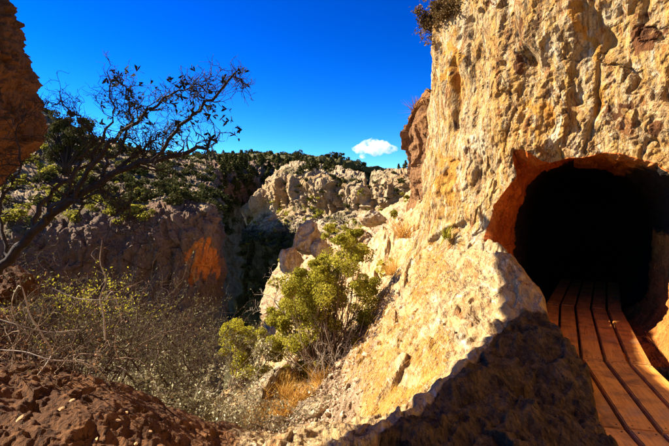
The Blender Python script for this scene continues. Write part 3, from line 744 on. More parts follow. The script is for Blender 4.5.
# gorge bed and the land beyond
gx, gy = np.meshgrid(np.linspace(-4000, 4000, 81), np.linspace(-2000, 6000, 81))
gp = np.stack([gx, gy, -48 + 0 * gx], -1).reshape(-1, 3)
gp[:, 2] += 3 * fbm(gp * 0.004, 3, 2)
land = mesh_object('ground', gp, grid_faces(81, 81), M_FARDARK, col=np.tile(np.array([0.8, 0, 0.2], np.float32), (len(gp), 1)))
tag(land, kind='structure')

# ------------------------------------------------------------------ boardwalk
def wood_material():
    m, nt, ln = nodes_of('orange_wood')
    bs = nt['Principled BSDF']; bs.inputs['Roughness'].default_value = 0.62; bs.inputs['Specular IOR Level'].default_value = 0.25
    tc = nt.new('ShaderNodeTexCoord'); oi = nt.new('ShaderNodeObjectInfo')
    off = nt.new('ShaderNodeVectorMath'); off.operation = 'ADD'
    cmb = nt.new('ShaderNodeCombineXYZ')
    for k in range(3): ln.new(math_(nt, ln, 'MULTIPLY', oi.outputs['Random'], 13.7 + 5 * k), cmb.inputs[k])
    ln.new(tc.outputs['Object'], off.inputs[0]); ln.new(cmb.outputs[0], off.inputs[1])
    mp = nt.new('ShaderNodeMapping'); mp.inputs['Scale'].default_value = (22, 1.2, 22); ln.new(off.outputs[0], mp.inputs[0])
    g = noise(nt, ln, mp.outputs[0], 2.2, 6, 0.65, 0.8)
    d = noise(nt, ln, off.outputs[0], 5.0, 6, 0.7)
    col = ramp(nt, ln, g, [(0.25, (0.36, 0.125, 0.022)), (0.5, (0.70, 0.27, 0.045)), (0.75, (0.80, 0.36, 0.075))])
    col = mixc(nt, ln, ramp(nt, ln, d, [(0.46, 0.0), (0.66, 0.75)]), col, (0.15, 0.06, 0.028))
    e = noise(nt, ln, tc.outputs['Object'], 1.7, 7, 0.7, 0.6)
    col = mixc(nt, ln, ramp(nt, ln, e, [(0.52, 0.0), (0.70, 0.6)]), col, (0.30, 0.19, 0.12))
    kn = noise(nt, ln, mp.outputs[0], 6.0, 4, 0.7, 0.4)
    col = mixc(nt, ln, ramp(nt, ln, kn, [(0.28, 0.8), (0.38, 0.0)]), col, (0.06, 0.025, 0.012))
    hsv = nt.new('ShaderNodeHueSaturation'); ln.new(col, hsv.inputs['Color'])
    ln.new(math_(nt, ln, 'ADD', 0.82, math_(nt, ln, 'MULTIPLY', oi.outputs['Random'], 0.36)), hsv.inputs['Value'])
    ln.new(hsv.outputs[0], bs.inputs['Base Color'])
    b = nt.new('ShaderNodeBump'); b.inputs['Strength'].default_value = 0.5; b.inputs['Distance'].default_value = 0.004
    ln.new(g, b.inputs['Height']); ln.new(b.outputs[0], bs.inputs['Normal'])
    return m
M_WOOD = wood_material()
M_JOIST = bark_material('dark_joist_wood', (0.07, 0.03, 0.015), (0.13, 0.055, 0.025), 20)

M_SCREW = bark_material('rusty_screw', (0.03, 0.02, 0.015), (0.08, 0.05, 0.035), 200)
def build_boardwalk():
    root = thing('boardwalk', (2.75, 4.75, -1.66))
    tag(root, 'orange wooden boardwalk running into the dark rock tunnel', 'boardwalk')
    R0 = np.array([2.75, 4.75, -1.66])
    J = [np.array([1.55, -0.6]), np.array([2.28, 3.22]), np.array([2.75, 4.72]), np.array([3.93, 7.15]), np.array([5.35, 9.6])]
    dirs = [(J[k + 1] - J[k]) / np.linalg.norm(J[k + 1] - J[k]) for k in range(len(J) - 1)]
    per = [np.array([d[1], -d[0]]) for d in dirs]
    rng = random.Random(4)
    aa = np.linspace(0, 2 * np.pi, 8, endpoint=False)
    sv = np.concatenate([np.stack([0.008 * np.cos(aa), 0.008 * np.sin(aa), 0 * aa - 0.004], 1), np.stack([0.0065 * np.cos(aa), 0.0065 * np.sin(aa), 0 * aa + 0.0015], 1), [[0, 0, 0.0005]]])
    sf = [(i, (i + 1) % 8, 8 + (i + 1) % 8, 8 + i) for i in range(8)] + [(8 + i, 8 + (i + 1) % 8, 16, 16) for i in range(0)]
    so_ = mesh_object('screw', sv, sf, M_SCREW, flat=True); screw_mesh = so_.data; bpy.data.objects.remove(so_)
    bmx = bmesh.new(); bmx.from_mesh(screw_mesh); bmx.verts.ensure_lookup_table()
    for i in range(8): bmx.faces.new((bmx.verts[8 + i], bmx.verts[8 + (i + 1) % 8], bmx.verts[16]))
    bmx.to_mesh(screw_mesh); bmx.free()
    pitch, gap, th = 0.212, 0.030, 0.045
    for sct in range(len(dirs)):
        p0 = per[sct] if sct == 0 else (per[sct - 1] + per[sct]); p0 = p0 / np.linalg.norm(p0)
        p1 = per[sct] if sct == len(dirs) - 1 else (per[sct] + per[sct + 1]); p1 = p1 / np.linalg.norm(p1)
        c0 = 1 / (p0 @ per[sct]); c1 = 1 / (p1 @ per[sct])
        for k in range(-3 if sct >= 2 else -2, 2):
            o0, o1 = k * pitch + gap / 2, (k + 1) * pitch - gap / 2
            e = 0.006 + 0.004 * rng.random()
            d = dirs[sct]
            cs = [J[sct] + p0 * o0 * c0 + d * e, J[sct] + p0 * o1 * c0 + d * e, J[sct + 1] + p1 * o1 * c1 - d * e, J[sct + 1] + p1 * o0 * c1 - d * e]
            dz = rng.uniform(-0.004, 0.004)
            mid = sum(cs) / 4; ang = math.atan2(-d[0], d[1])
            bm = bmesh.new()
            def loc(c, z):
                v = c - mid
                return (v[0] * math.cos(-ang) - v[1] * math.sin(-ang), v[0] * math.sin(-ang) + v[1] * math.cos(-ang), z)
            lo = [bm.verts.new(loc(c, -th)) for c in cs]; hi = [bm.verts.new(loc(c, rng.uniform(-0.002, 0.002))) for c in cs]
            bm.faces.new(hi); bm.faces.new(lo[::-1])
            for a in range(4): bm.faces.new((lo[a], lo[(a + 1) % 4], hi[(a + 1) % 4], hi[a]))
            bmesh.ops.recalc_face_normals(bm, faces=bm.faces)
            bmesh.ops.bevel(bm, geom=[ed_ for ed_ in bm.edges if all(v in hi for v in ed_.verts)], offset=0.008, segments=2, affect='EDGES')
            me = bpy.data.meshes.new('plank'); bm.to_mesh(me); bm.free(); me.materials.append(M_WOOD)
            o = bpy.data.objects.new('plank', me); C.objects.link(o); o.parent = root
            o.location = (mid[0] - R0[0], mid[1] - R0[1], -1.60 + dz - R0[2]); o.rotation_euler = (0, 0, ang)
            for end in (0, 1):
                ec = 0.5 * (cs[0] + cs[1]) if end == 0 else 0.5 * (cs[2] + cs[3])
                for sd in (-0.055, 0.055):
                    q = loc(ec, 0); so = bpy.data.objects.new('screw', screw_mesh); C.objects.link(so); so.parent = o
                    so.location = (q[0] + sd, q[1] + (0.05 if end == 0 else -0.05), 0.001)
        n = max(2, int(np.linalg.norm(J[sct + 1] - J[sct]) / 0.75))
        for q in range(n + 1):
            c = J[sct] + (J[sct + 1] - J[sct]) * (q / n) + per[sct] * (-0.5 * pitch)
            w = 0.545 if sct >= 2 else 0.44; c = c if sct >= 2 else c + per[sct] * 0.105; v = []
            if q == n and sct < len(dirs) - 1: continue
            for sx in (-w, w):
                for sy in (-0.03, 0.03):
                    for sz in (-0.14, -0.0475):
                        pt = c + per[sct] * sx + dirs[sct] * sy
                        v.append((pt[0] - R0[0], pt[1] - R0[1], -1.60 + sz - R0[2]))
            f = [(0, 1, 3, 2), (4, 6, 7, 5), (0, 4, 5, 1), (2, 3, 7, 6), (0, 2, 6, 4), (1, 5, 7, 3)]
            mesh_object('joist', v, f, M_JOIST, parent=root, flat=True)
build_boardwalk()

# ------------------------------------------------------------------ boulders and stones
def ico(sub):
    bm = bmesh.new(); bmesh.ops.create_icosphere(bm, subdivisions=sub, radius=1.0)
    v = np.array([x.co[:] for x in bm.verts]); f = np.array([[x.index for x in fc.verts] for fc in bm.faces]); bm.free()
    return v, f

def rot_matrix(rx, ry, rz):
    from mathutils import Euler
    return np.array(Euler((rx, ry, rz)).to_matrix())

_icoc = {k: ico(k) for k in (2, 3, 4)}
def boulder_verts(sub, size, seed, rough=1.0, ang=1.0):
    v, f = _icoc[sub]; rs = np.random.RandomState(seed)
    p = v.copy()
    for _ in range(int(9 * ang)):            # planar cuts make it angular
        n = rs.normal(size=3); n /= np.linalg.norm(n); h = rs.uniform(0.55, 0.9)
        dd = p @ n; p = p - np.maximum(dd - h, 0)[:, None] * n * 0.92
    p = p + v * (rough * (0.10 * fbm(v * 1.6 + seed, 4, seed % 50) + 0.08 * facets(v * 2.6 + seed * 3.1, seed, 0.9) + (0.05 * facets(v * 6 + seed, seed + 1, 1.0) + 0.03 * fbm(v * 9, 3, 7) if sub > 3 else 0)))[:, None]
    return p * np.asarray(size), f

def boulder(name, px, py, d, sx, sy, sz, rot, seed, label, mat=None, cat='boulder', group=None, sub=4):
    v, f = boulder_verts(sub, (sx, sy, sz), seed)
    v = v @ rot_matrix(*rot).T
    o = mesh_object(name, v, f, mat or M_BOULDER, flat=True); o.location = P(px, py, d)
    tag(o, label, cat, group); return o

boulder('boulder', 307, 240, 16.4, 0.78, 0.6, 0.60, (0.2, -0.55, 0.3), 11, 'leaning brown boulder with a sunlit left face above the green shrub')
boulder('boulder', 292, 262, 15.6, 0.50, 0.6, 0.48, (0, 0.2, 0), 12, 'rounded pale boulder on the gorge edge beside the green shrub')
boulder('boulder', 284, 300, 14.6, 0.34, 0.7, 0.85, (0, 0.5, 0), 13, 'tall white sunlit rock on the gorge edge above the yellow bush')
boulder('boulder', 322, 250, 15.9, 0.36, 0.4, 0.42, (0.3, -0.8, 0.5), 14, 'small dark wedge of rock leaning against the brown boulder')
boulder('boulder', 362, 240, 17.0, 0.58, 0.6, 0.42, (0, 0.15, 0.4), 15, 'pale rounded boulder on the slope right of the green shrub top')
boulder('boulder', 396, 262, 13.0, 0.42, 0.5, 0.30, (0.2, 0.3, 0.2), 16, 'grey rock slab jutting from the slope beside the cliff foot')
boulder('boulder', 388, 300, 11.2, 0.62, 0.4, 0.16, (0.2, -0.75, 0.2), 17, 'long tilted rock slab leaning down beside the cliff apron')
boulder('boulder', 372, 218, 24.0, 0.75, 0.7, 0.5, (0, 0.2, 0), 18, 'weathered grey boulder high on the slope below the far wall')
boulder('boulder', 403, 226, 20.0, 0.65, 0.6, 0.5, (0.1, -0.2, 0.7), 19, 'blocky boulder on the slope close to the outcrop')
boulder('rock_slab', 264, 384, 7.6, 0.36, 0.2, 0.11, (0.3, -0.75, 0.1), 21, 'long pale rock slab tilted up between the yellow bush and the dry grass', cat='rock')
boulder('rock_slab', 250, 402, 7.0, 0.30, 0.22, 0.10, (0.2, -0.7, 0.3), 22, 'short pale slab at the foot of the tilted rock slab', cat='rock')
boulder('rock_slab', 312, 408, 6.5, 0.30, 0.2, 0.07, (0.25, -0.35, 0.2), 23, 'flat cream stone slab lying in the gravel of the gully', cat='rock')
boulder('rock', 276, 424, 6.2, 0.14, 0.14, 0.10, (0.2, -0.3, 0.9), 24, 'chunky pale rock at the lower end of the orange grass', cat='rock')
boulder('rock', 368, 398, 6.1, 0.10, 0.10, 0.17, (0.2, 0.3, 0.9), 25, 'upright cracked stone at the foot of the cliff apron', cat='rock')
boulder('rock', 12, 288, 5.6, 0.30, 0.3, 0.24, (0.2, 0.5, 0.9), 26, 'orange brown rock at the left edge among bare twigs', mat=M_PILLAR, cat='rock')

PROTO_TAN = {}
M_PILLAR_LIGHT = rock_material('tan_pebble', (0.42, 0.26, 0.12), (0.36, 0.18, 0.07), (0.28, 0.13, 0.05), (0.1, 0.06, 0.03), sc=6, bump=0.5)
def scatter_stones():
    rs = np.random.RandomState(77)
    protos = []
    for k in range(6):
        v, f = boulder_verts(2, (1, 0.8, 0.55), 300 + k, 1.2, 1.3)
        me_o = mesh_object('stone', v, f, M_STONE, flat=True); protos.append(me_o.data); bpy.data.objects.remove(me_o)
    n = 0
    path = np.array([(-1.1, 5.3), (-0.6, 5.9), (-0.2, 6.6), (0.0, 7.5), (0.2, 8.4)])
    pts = []
    while len(pts) < 120:
        t = rs.uniform(0, 4); c = path[int(t)] + (path[int(t) + 1] - path[int(t)]) * (t - int(t))
        pts.append(c + rs.normal(size=2) * np.array([0.42, 0.3]))
    pts = np.array(pts); z = ground_z(pts[:, 0], pts[:, 1])
    for (x, y), zz in zip(pts, z):
        s_ = float(np.clip(rs.lognormal(-3.05, 0.5), 0.025, 0.13))
        o = bpy.data.objects.new('stone', protos[rs.randint(6)]); C.objects.link(o)
        o.location = (x, y, zz + 0.25 * s_); o.scale = (s_ * rs.uniform(0.8, 1.4), s_, s_ * rs.uniform(0.7, 1.1)); o.rotation_euler = (rs.uniform(-.6, .6), rs.uniform(-.6, .6), rs.uniform(0, 6.3))
        tag(o, 'loose broken stone lying in the gravel gully below the cliff', 'stone', 'loose stones in the gully')
    bx_ = np.array([P(a, b, c)[:2] for a, b, c in ((60, 412, 2.6), (72, 402, 2.7), (118, 428, 2.55), (126, 418, 2.7), (40, 398, 2.75), (150, 436, 2.6), (20, 425, 2.4), (95, 440, 2.35), (135, 442, 2.45), (55, 385, 3.0))])
    bz = ground_z(bx_[:, 0], bx_[:, 1])
    for k, ((x, y), zz) in enumerate(zip(bx_, bz)):
        o = bpy.data.objects.new('stone', protos[k % 6]); C.objects.link(o); s_ = rs.uniform(0.012, 0.024)
        o.location = (x, y, zz + 0.2 * s_); o.scale = (s_ * 1.4, s_, s_ * 0.7); o.rotation_euler = (rs.uniform(-.5, .5), rs.uniform(-.5, .5), rs.uniform(0, 6))
        tag(o, 'pale pebble lying on the red earth bank at the lower left', 'stone', 'pebbles on the red earth bank')
    for o in [q for q in bpy.data.objects if q.get('group') == 'pebbles on the red earth bank']:
        if 'tan' not in PROTO_TAN:
            me2 = o.data.copy(); me2.materials.clear(); me2.materials.append(M_PILLAR_LIGHT); PROTO_TAN['tan'] = me2
        o.data = PROTO_TAN['tan']
    # pebbles nobody could count
    v0, f0 = _icoc[2]; v0, f0 = ico(1)
    m = 2600; t = rs.uniform(0, 4, m); i = t.astype(int)
    c = path[i] + (path[i + 1] - path[i]) * (t - i)[:, None] + rs.normal(size=(m, 2)) * np.array([0.5, 0.4])
    z = ground_z(c[:, 0], c[:, 1]); sz = np.clip(rs.lognormal(-4.2, 0.45, m), 0.008, 0.035)
    V = v0[None] * (sz[:, None, None] * rs.uniform(0.6, 1.3, (m, 1, 3))) * (1 + 0.25 * rs.normal(size=(m, len(v0), 1)))
    V = V + np.stack([c[:, 0], c[:, 1], z + 0.2 * sz], 1)[:, None]
    Fc = (f0[None] + (np.arange(m) * len(v0))[:, None, None]).reshape(-1, 3)
    o = mesh_object('gravel', V.reshape(-1, 3), Fc, M_STONE, flat=True)
    tag(o, 'fine broken gravel covering the floor of the gully', 'gravel', kind='stuff')
scatter_stones()

# ------------------------------------------------------------------ plants: helpers
def tube_mesh(paths, sides=4):
    V, Fs, base = [], [], 0
    a = np.linspace(0, 2 * np.pi, sides, endpoint=False); ca, sa = np.cos(a), np.sin(a)
    for pts, rad in paths:
        pts = np.asarray(pts, float); k = len(pts); rad = np.asarray(rad, float)
        t = np.empty_like(pts); t[1:-1] = pts[2:] - pts[:-2]; t[0] = pts[1] - pts[0]; t[-1] = pts[-1] - pts[-2]
        t /= np.linalg.norm(t, axis=1)[:, None] + 1e-9
        ref = np.array([0.31, 0.22, 0.92]) if abs(t[0, 2]) < 0.85 else np.array([0.93, 0.3, 0.1])
        u = np.cross(t, ref); u /= np.linalg.norm(u, axis=1)[:, None] + 1e-9; w = np.cross(t, u)
        ring = pts[:, None] + rad[:, None, None] * (u[:, None] * ca[None, :, None] + w[:, None] * sa[None, :, None])
        V.append(ring.reshape(-1, 3)); Fs.append(grid_faces(k, sides, True) + base); base += k * sides
    return np.concatenate(V), np.concatenate(Fs)

def smooth_path(pts, n):
    pts = np.asarray(pts, float); return catmull(pts, np.linspace(0, len(pts) - 1, n))

def wander(start, d, length, n, rs, jitter=0.35, up=0.0):
    p = np.asarray(start, float); d = np.asarray(d, float) / np.linalg.norm(d); out = [p]
    for _ in range(n):
        d = d + jitter * rs.normal(size=3) * (1.0 / math.sqrt(n)) * 1.6 + np.array([0, 0, up / n]); d /= np.linalg.norm(d)
        p = p + d * length / n; out.append(p)
    return np.array(out)

def sprout(paths, parent, prad, count, lr, rs, spread=0.9, up=0.1, jitter=0.4, n=5, t0=0.15, rscale=0.55, rmin=0.0012, bias=None):
    """twigs off a parent path; returns the new paths"""
    new = []
    k = len(parent)
    for _ in range(count):
        t = rs.uniform(t0, 1.0) * (k - 1); i = min(int(t), k - 2); f = t - i
        p = parent[i] * (1 - f) + parent[i + 1] * f; r = prad[i] * (1 - f) + prad[i + 1] * f
        d0 = parent[i + 1] - parent[i]; d0 = d0 / (np.linalg.norm(d0) + 1e-9)
        d = d0 * rs.uniform(0.2, 1.0) + spread * rs.normal(size=3) + np.array([0, 0, up])
        if bias is not None: d = d + np.asarray(bias)
        L = rs.uniform(*lr) ; pts = wander(p, d, L, n, rs, jitter, up * 0.5)
        rr = np.linspace(max(rmin, r * rscale), rmin * 0.7, n + 1)
        new.append((pts, rr)); paths.append((pts, rr))
    return new

def leaf_quads(cen, size, rs, aspect=0.5, flat=0.0):
    n = len(cen); a = rs.normal(size=(n, 3)); a /= np.linalg.norm(a, axis=1)[:, None]
    b = rs.normal(size=(n, 3)); b[:, 2] += flat; b = np.cross(a, b); b /= np.linalg.norm(b, axis=1)[:, None] + 1e-9
    s_ = (size * rs.uniform(0.6, 1.35, n))[:, None]
    c = np.cross(a, b)
    V = np.stack([cen - a * s_, cen - 0.1 * a * s_ + b * s_ * aspect, cen + a * s_, cen - 0.1 * a * s_ - b * s_ * aspect + c * s_ * 0.2], 1)
    return V.reshape(-1, 3), np.arange(4 * n).reshape(n, 4)

def clump_points(cen, rad, n, rs, hollow=0.5):
    """points spread mostly through the outer shell of small clumps"""
    k = len(cen); i = rs.randint(0, k, n)
    d = rs.normal(size=(n, 3)); d /= np.linalg.norm(d, axis=1)[:, None]
    r = rs.uniform(hollow ** 3, 1.0, n) ** (1 / 3)
    return cen[i] + d * (r * rad[i])[:, None] * np.array([1, 1, 0.8])

M_TWIG_DARK = bark_material('dark_bark', (0.018, 0.013, 0.010), (0.05, 0.036, 0.028), 40)
M_TWIG_PALE = bark_material('pale_dry_wood', (0.26, 0.19, 0.13), (0.46, 0.38, 0.28), 40)
M_TWIG_BROWN = bark_material('brown_twig', (0.10, 0.06, 0.035), (0.22, 0.14, 0.08), 40)
M_TWIG_DRY = bark_material('grey_dry_twig', (0.16, 0.11, 0.07), (0.34, 0.26, 0.18), 40)
M_TWIG_DARKBROWN = bark_material('dark_brown_twig', (0.03, 0.018, 0.011), (0.10, 0.06, 0.036), 40)
M_LEAF_DARK = leaf_material('dark_leaf', (0.008, 0.010, 0.006), (0.018, 0.02, 0.009), 0.05)
M_LEAF_PALE = leaf_material('pale_dry_leaf', (0.14, 0.11, 0.05), (0.48, 0.43, 0.24), 0.25, (0.84, 0.80, 0.62))
M_LEAF_DULL = leaf_material('dull_leaf', (0.05, 0.045, 0.018), (0.14, 0.125, 0.05), 0.2, (0.34, 0.32, 0.20))
M_LEAF_OLIVE = leaf_material('olive_leaf', (0.10, 0.092, 0.010), (0.36, 0.31, 0.03), 0.42, (0.62, 0.50, 0.09))
M_LEAF_YELLOW = leaf_material('yellow_green_leaf', (0.18, 0.17, 0.012), (0.46, 0.41, 0.03), 0.4, (0.66, 0.55, 0.10))
M_LEAF_SCRUB = leaf_material('scrub_leaf', (0.03, 0.032, 0.010), (0.085, 0.08, 0.02), 0.2)
M_LEAF_SCRUB_LIT = leaf_material('yellow_scrub_leaf', (0.12, 0.11, 0.012), (0.42, 0.37, 0.05), 0.35)
M_LEAF_BROWN = leaf_material('brown_dry_leaf', (0.12, 0.05, 0.02), (0.30, 0.15, 0.06), 0.2, (0.42, 0.26, 0.12))
M_LEAF_UMBER = leaf_material('umber_leaf', (0.035, 0.026, 0.010), (0.14, 0.085, 0.03), 0.2, (0.30, 0.19, 0.08))
M_GRASS = leaf_material('dry_orange_grass', (0.40, 0.19, 0.03), (0.56, 0.32, 0.07), 0.35, (0.62, 0.45, 0.17))

# ------------------------------------------------------------------ thorny shrub in front, at the left
def thorny_shrub():
    rs = np.random.RandomState(5)
    root = thing('thorny_shrub', P(-12, 300, 2.75))
    R0 = np.array(root.location)
    tag(root, 'thorny dark shrub leaning in from the left edge with its twigs against the sky', 'shrub')
    limbs = []
    def limb(pts, r0, r1, n=26):
        p = smooth_path([P(*q) for q in pts], n); p = p + 0.010 * rs.normal(size=p.shape)
        r = np.linspace(r0, r1, n); limbs.append((p, r)); return p, r
    a = limb([(-14, 300, 2.75), (0, 268, 2.72), (22, 246, 2.7), (45, 220, 2.65), (76, 197, 2.6), (112, 174, 2.55), (150, 161, 2.5), (186, 152, 2.45), (206, 143, 2.42), (218, 139, 2.4)], 0.032, 0.006)
    b = limb([(28, 240, 2.7), (36, 216, 2.8), (50, 196, 2.9), (72, 178, 2.95), (92, 158, 3.0), (106, 132, 3.05), (112, 102, 3.05), (106, 72, 3.0)], 0.018, 0.003)
    c = limb([(150, 161, 2.5), (166, 146, 2.45), (178, 128, 2.42), (196, 112, 2.4), (214, 95, 2.38), (231, 78, 2.36), (240, 78, 2.36), (247, 83, 2.36), (249, 88, 2.36)], 0.011, 0.0022)
    d = limb([(70, 200, 2.62), (92, 168, 2.5), (112, 142, 2.45), (138, 118, 2.4), (160, 100, 2.38), (182, 90, 2.36), (206, 82, 2.36)], 0.014, 0.002)
    e = limb([(100, 178, 2.55), (118, 150, 2.7), (130, 120, 2.75), (126, 95, 2.8), (118, 76, 2.8)], 0.011, 0.002)
    f_ = limb([(60, 206, 2.62), (76, 170, 2.8), (92, 140, 2.85), (78, 118, 2.85), (60, 104, 2.9), (46, 103, 2.9)], 0.010, 0.002)
    g = limb([(8, 258, 2.72), (0, 225, 2.8), (8, 190, 2.9), (22, 160, 2.95), (16, 130, 3.0), (28, 112, 3.0)], 0.012, 0.002)
    h = limb([(112, 174, 2.55), (140, 150, 2.6), (158, 138, 2.65), (176, 132, 2.7)], 0.010, 0.002)
    i_ = limb([(40, 225, 2.66), (56, 205, 2.5), (88, 196, 2.4), (112, 196, 2.35), (130, 210, 2.32), (134, 240, 2.3)], 0.010, 0.002)
    for k, L in enumerate(limbs):
        V, Fs = tube_mesh([L], 7); mesh_object('trunk' if k == 0 else 'branch', V - R0, Fs, M_TWIG_DARK, parent=root)
    tw = []
    lv1 = []
    for (L, n, lr) in ((a, 24, (0.10, 0.28)), (b, 30, (0.08, 0.20)), (c, 18, (0.04, 0.09)), (d, 36, (0.06, 0.15)), (e, 38, (0.06, 0.14)), (f_, 26, (0.06, 0.2)), (g, 38, (0.12, 0.34)), (h, 30, (0.06, 0.16)), (i_, 26, (0.1, 0.3))):
        lv1 += sprout(tw, L[0], L[1], n, lr, rs, 0.8, 0.05, 0.55, 6, 0.25, 0.5, 0.0019)
    lv2 = []
    for L in lv1: lv2 += sprout(tw, L[0], L[1], 5, (0.03, 0.11), rs, 0.9, 0.0, 0.55, 4, 0.15, 0.7, 0.0016)
    for L in lv2:
        if rs.rand() < 0.75: sprout(tw, L[0], L[1], 2, (0.02, 0.07), rs, 1.0, 0.0, 0.3, 2, 0.1, 0.8, 0.0010)
    V, Fs = tube_mesh(tw, 3); tag(mesh_object('twigs', V - R0, Fs, M_TWIG_DARK, parent=root), kind='stuff')
    # dark leaves: folded two-lobed blades
    lm = []
    for k in range(3):
        w = 0.55 + 0.2 * k
        v = [(0, 0, 0), (w * 0.7, 0.35, 0.25), (w, 0.95, 0.35), (0.12, 0.62, 0.05), (-w * 0.8, 0.3, 0.25), (-w, 0.9, 0.4), (-0.1, 0.62, 0.05), (0, -0.5, -0.1)]
        o = mesh_object('leaf', np.array(v) * 0.022, np.array([(0, 1, 2), (0, 2, 3), (0, 6, 5), (0, 5, 4), (7, 1, 0), (7, 0, 4)]), M_LEAF_DARK, flat=True)
        lm.append(o.data); bpy.data.objects.remove(o)
    spots = [(168, 78), (180, 90), (186, 84), (193, 80), (176, 85), (200, 82), (211, 90), (212, 97), (196, 98), (201, 99), (140, 84), (150, 85), (156, 88), (160, 97), (187, 92), (184, 108), (190, 116), (197, 112), (202, 108), (206, 118),
             (213, 109), (217, 113), (221, 117), (232, 122), (237, 130), (239, 135), (209, 131), (178, 112), (168, 122), (162, 112), (172, 104), (180, 122), (190, 126), (228, 123), (214, 114), (150, 110), (130, 98), (118, 78), (112, 72), (124, 72), (106, 80), (136, 106), (142, 116), (152, 124),
             (199, 88), (181, 98), (192, 103), (205, 103), (174, 96), (236, 124), (240, 128), (188, 110), (195, 120), (122, 130), (110, 120), (100, 125), (128, 116), (146, 130), (160, 132), (172, 140), (98, 150), (88, 140), (76, 150), (116, 140), (200, 136), (208, 140)]
    tips = [q[0][rs.randint(2, len(q[0]))] for q in lv1 + lv2]
    cand = [(334.5 + F * q[0] / q[1], 203 - F * q[2] / q[1]) for q in tips]
    cand = [c_ for c_ in cand if 100 < c_[0] < 245 and 66 < c_[1] < 150]
    for k in rs.permutation(len(cand))[:55]: spots.append(cand[k])
    for (px, py) in spots:
        for rep in range(2):
            o = bpy.data.objects.new('leaf', lm[rs.randint(3)]); C.objects.link(o); o.parent = root
            o.location = P(px + rs.normal() * 1.8, py + rs.normal() * 1.8, 2.40 + 0.08 * rs.normal()) - R0
            o.rotation_euler = (rs.uniform(0, 6.3), rs.uniform(0, 6.3), rs.uniform(0, 6.3)); s_ = rs.uniform(0.55, 1.15); o.scale = (s_, s_, s_)
thorny_shrub()

def bare_tangle():
    """curved bare stems over the earth mound"""
    rs = np.random.RandomState(15)
    root = thing('bare_shrub', P(40, 372, 3.1)); R0 = np.array(root.location)
    tag(root, 'leafless tangle of curved brown stems over the red earth bank', 'shrub')
    pale, brown = [], []
    def add(lst, pts, r0, r1, n=18):
        p = smooth_path([P(*q) for q in pts], n); lst.append((p, np.linspace(r0, r1, n))); return lst[-1]
    add(pale, [(38, 375, 3.0), (52, 355, 2.9), (44, 338, 2.85), (30, 315, 2.8), (26, 300, 2.8), (20, 285, 2.8), (12, 300, 2.8), (14, 320, 2.8), (30, 336, 2.85)], 0.006, 0.0025)
    add(pale, [(110, 385, 3.0), (98, 370, 2.9), (78, 362, 2.8), (50, 360, 2.7), (25, 352, 2.7), (0, 350, 2.7)], 0.006, 0.003)
    add(pale, [(-5, 318, 2.7), (18, 325, 2.7), (48, 332, 2.75), (80, 330, 2.8)], 0.004, 0.002)
    add(pale, [(105, 340, 3.0), (104, 318, 3.0), (100, 298, 3.0), (106, 280, 3.0), (100, 262, 3.0), (102, 240, 3.0)], 0.006, 0.002)
    add(pale, [(106, 300, 3.0), (112, 292, 3.0), (118, 305, 3.0), (122, 322, 3.0)], 0.004, 0.002)
    add(pale, [(52, 288, 2.8), (75, 298, 2.8), (100, 300, 2.8), (125, 298, 2.9)], 0.004, 0.002)
    mains = []
    for k in range(26):
        st = P(rs.uniform(-20, 125), rs.uniform(352, 385), rs.uniform(2.9, 3.6))
        p = wander(st, (rs.normal() * 0.8, rs.normal() * 0.4, rs.uniform(0.2, 1.0)), rs.uniform(0.4, 0.95), 9, rs, 0.7, -0.2)
        mains.append((p, np.linspace(0.006, 0.0015, 10))); brown.append(mains[-1])
    for L in mains + pale:
        l2 = sprout(brown, L[0], L[1], 6, (0.08, 0.3), rs, 0.9, 0.0, 0.6, 5, 0.1, 0.6, 0.0012)
        for q in l2:
            if rs.rand() < 0.5: sprout(brown, q[0], q[1], 2, (0.03, 0.12), rs, 0.9, 0.0, 0.5, 3, 0.1, 0.7, 0.0011)
    V, Fs = tube_mesh(pale, 5); mesh_object('pale_stems', V - R0, Fs, M_TWIG_PALE, parent=root)
    V, Fs = tube_mesh(brown, 3); tag(mesh_object('twigs', V - R0, Fs, M_TWIG_BROWN, parent=root), kind='stuff')
    ends = np.array([q[0][-1] for q in brown]); ends = np.repeat(ends, 3, 0) + 0.03 * rs.normal(size=(len(ends) * 3, 3))
    V, Fs = leaf_quads(ends[rs.rand(len(ends)) < 0.35], 0.010, rs); tag(mesh_object('leaves', V - R0, Fs, M_LEAF_BROWN, parent=root), kind='stuff')
bare_tangle()

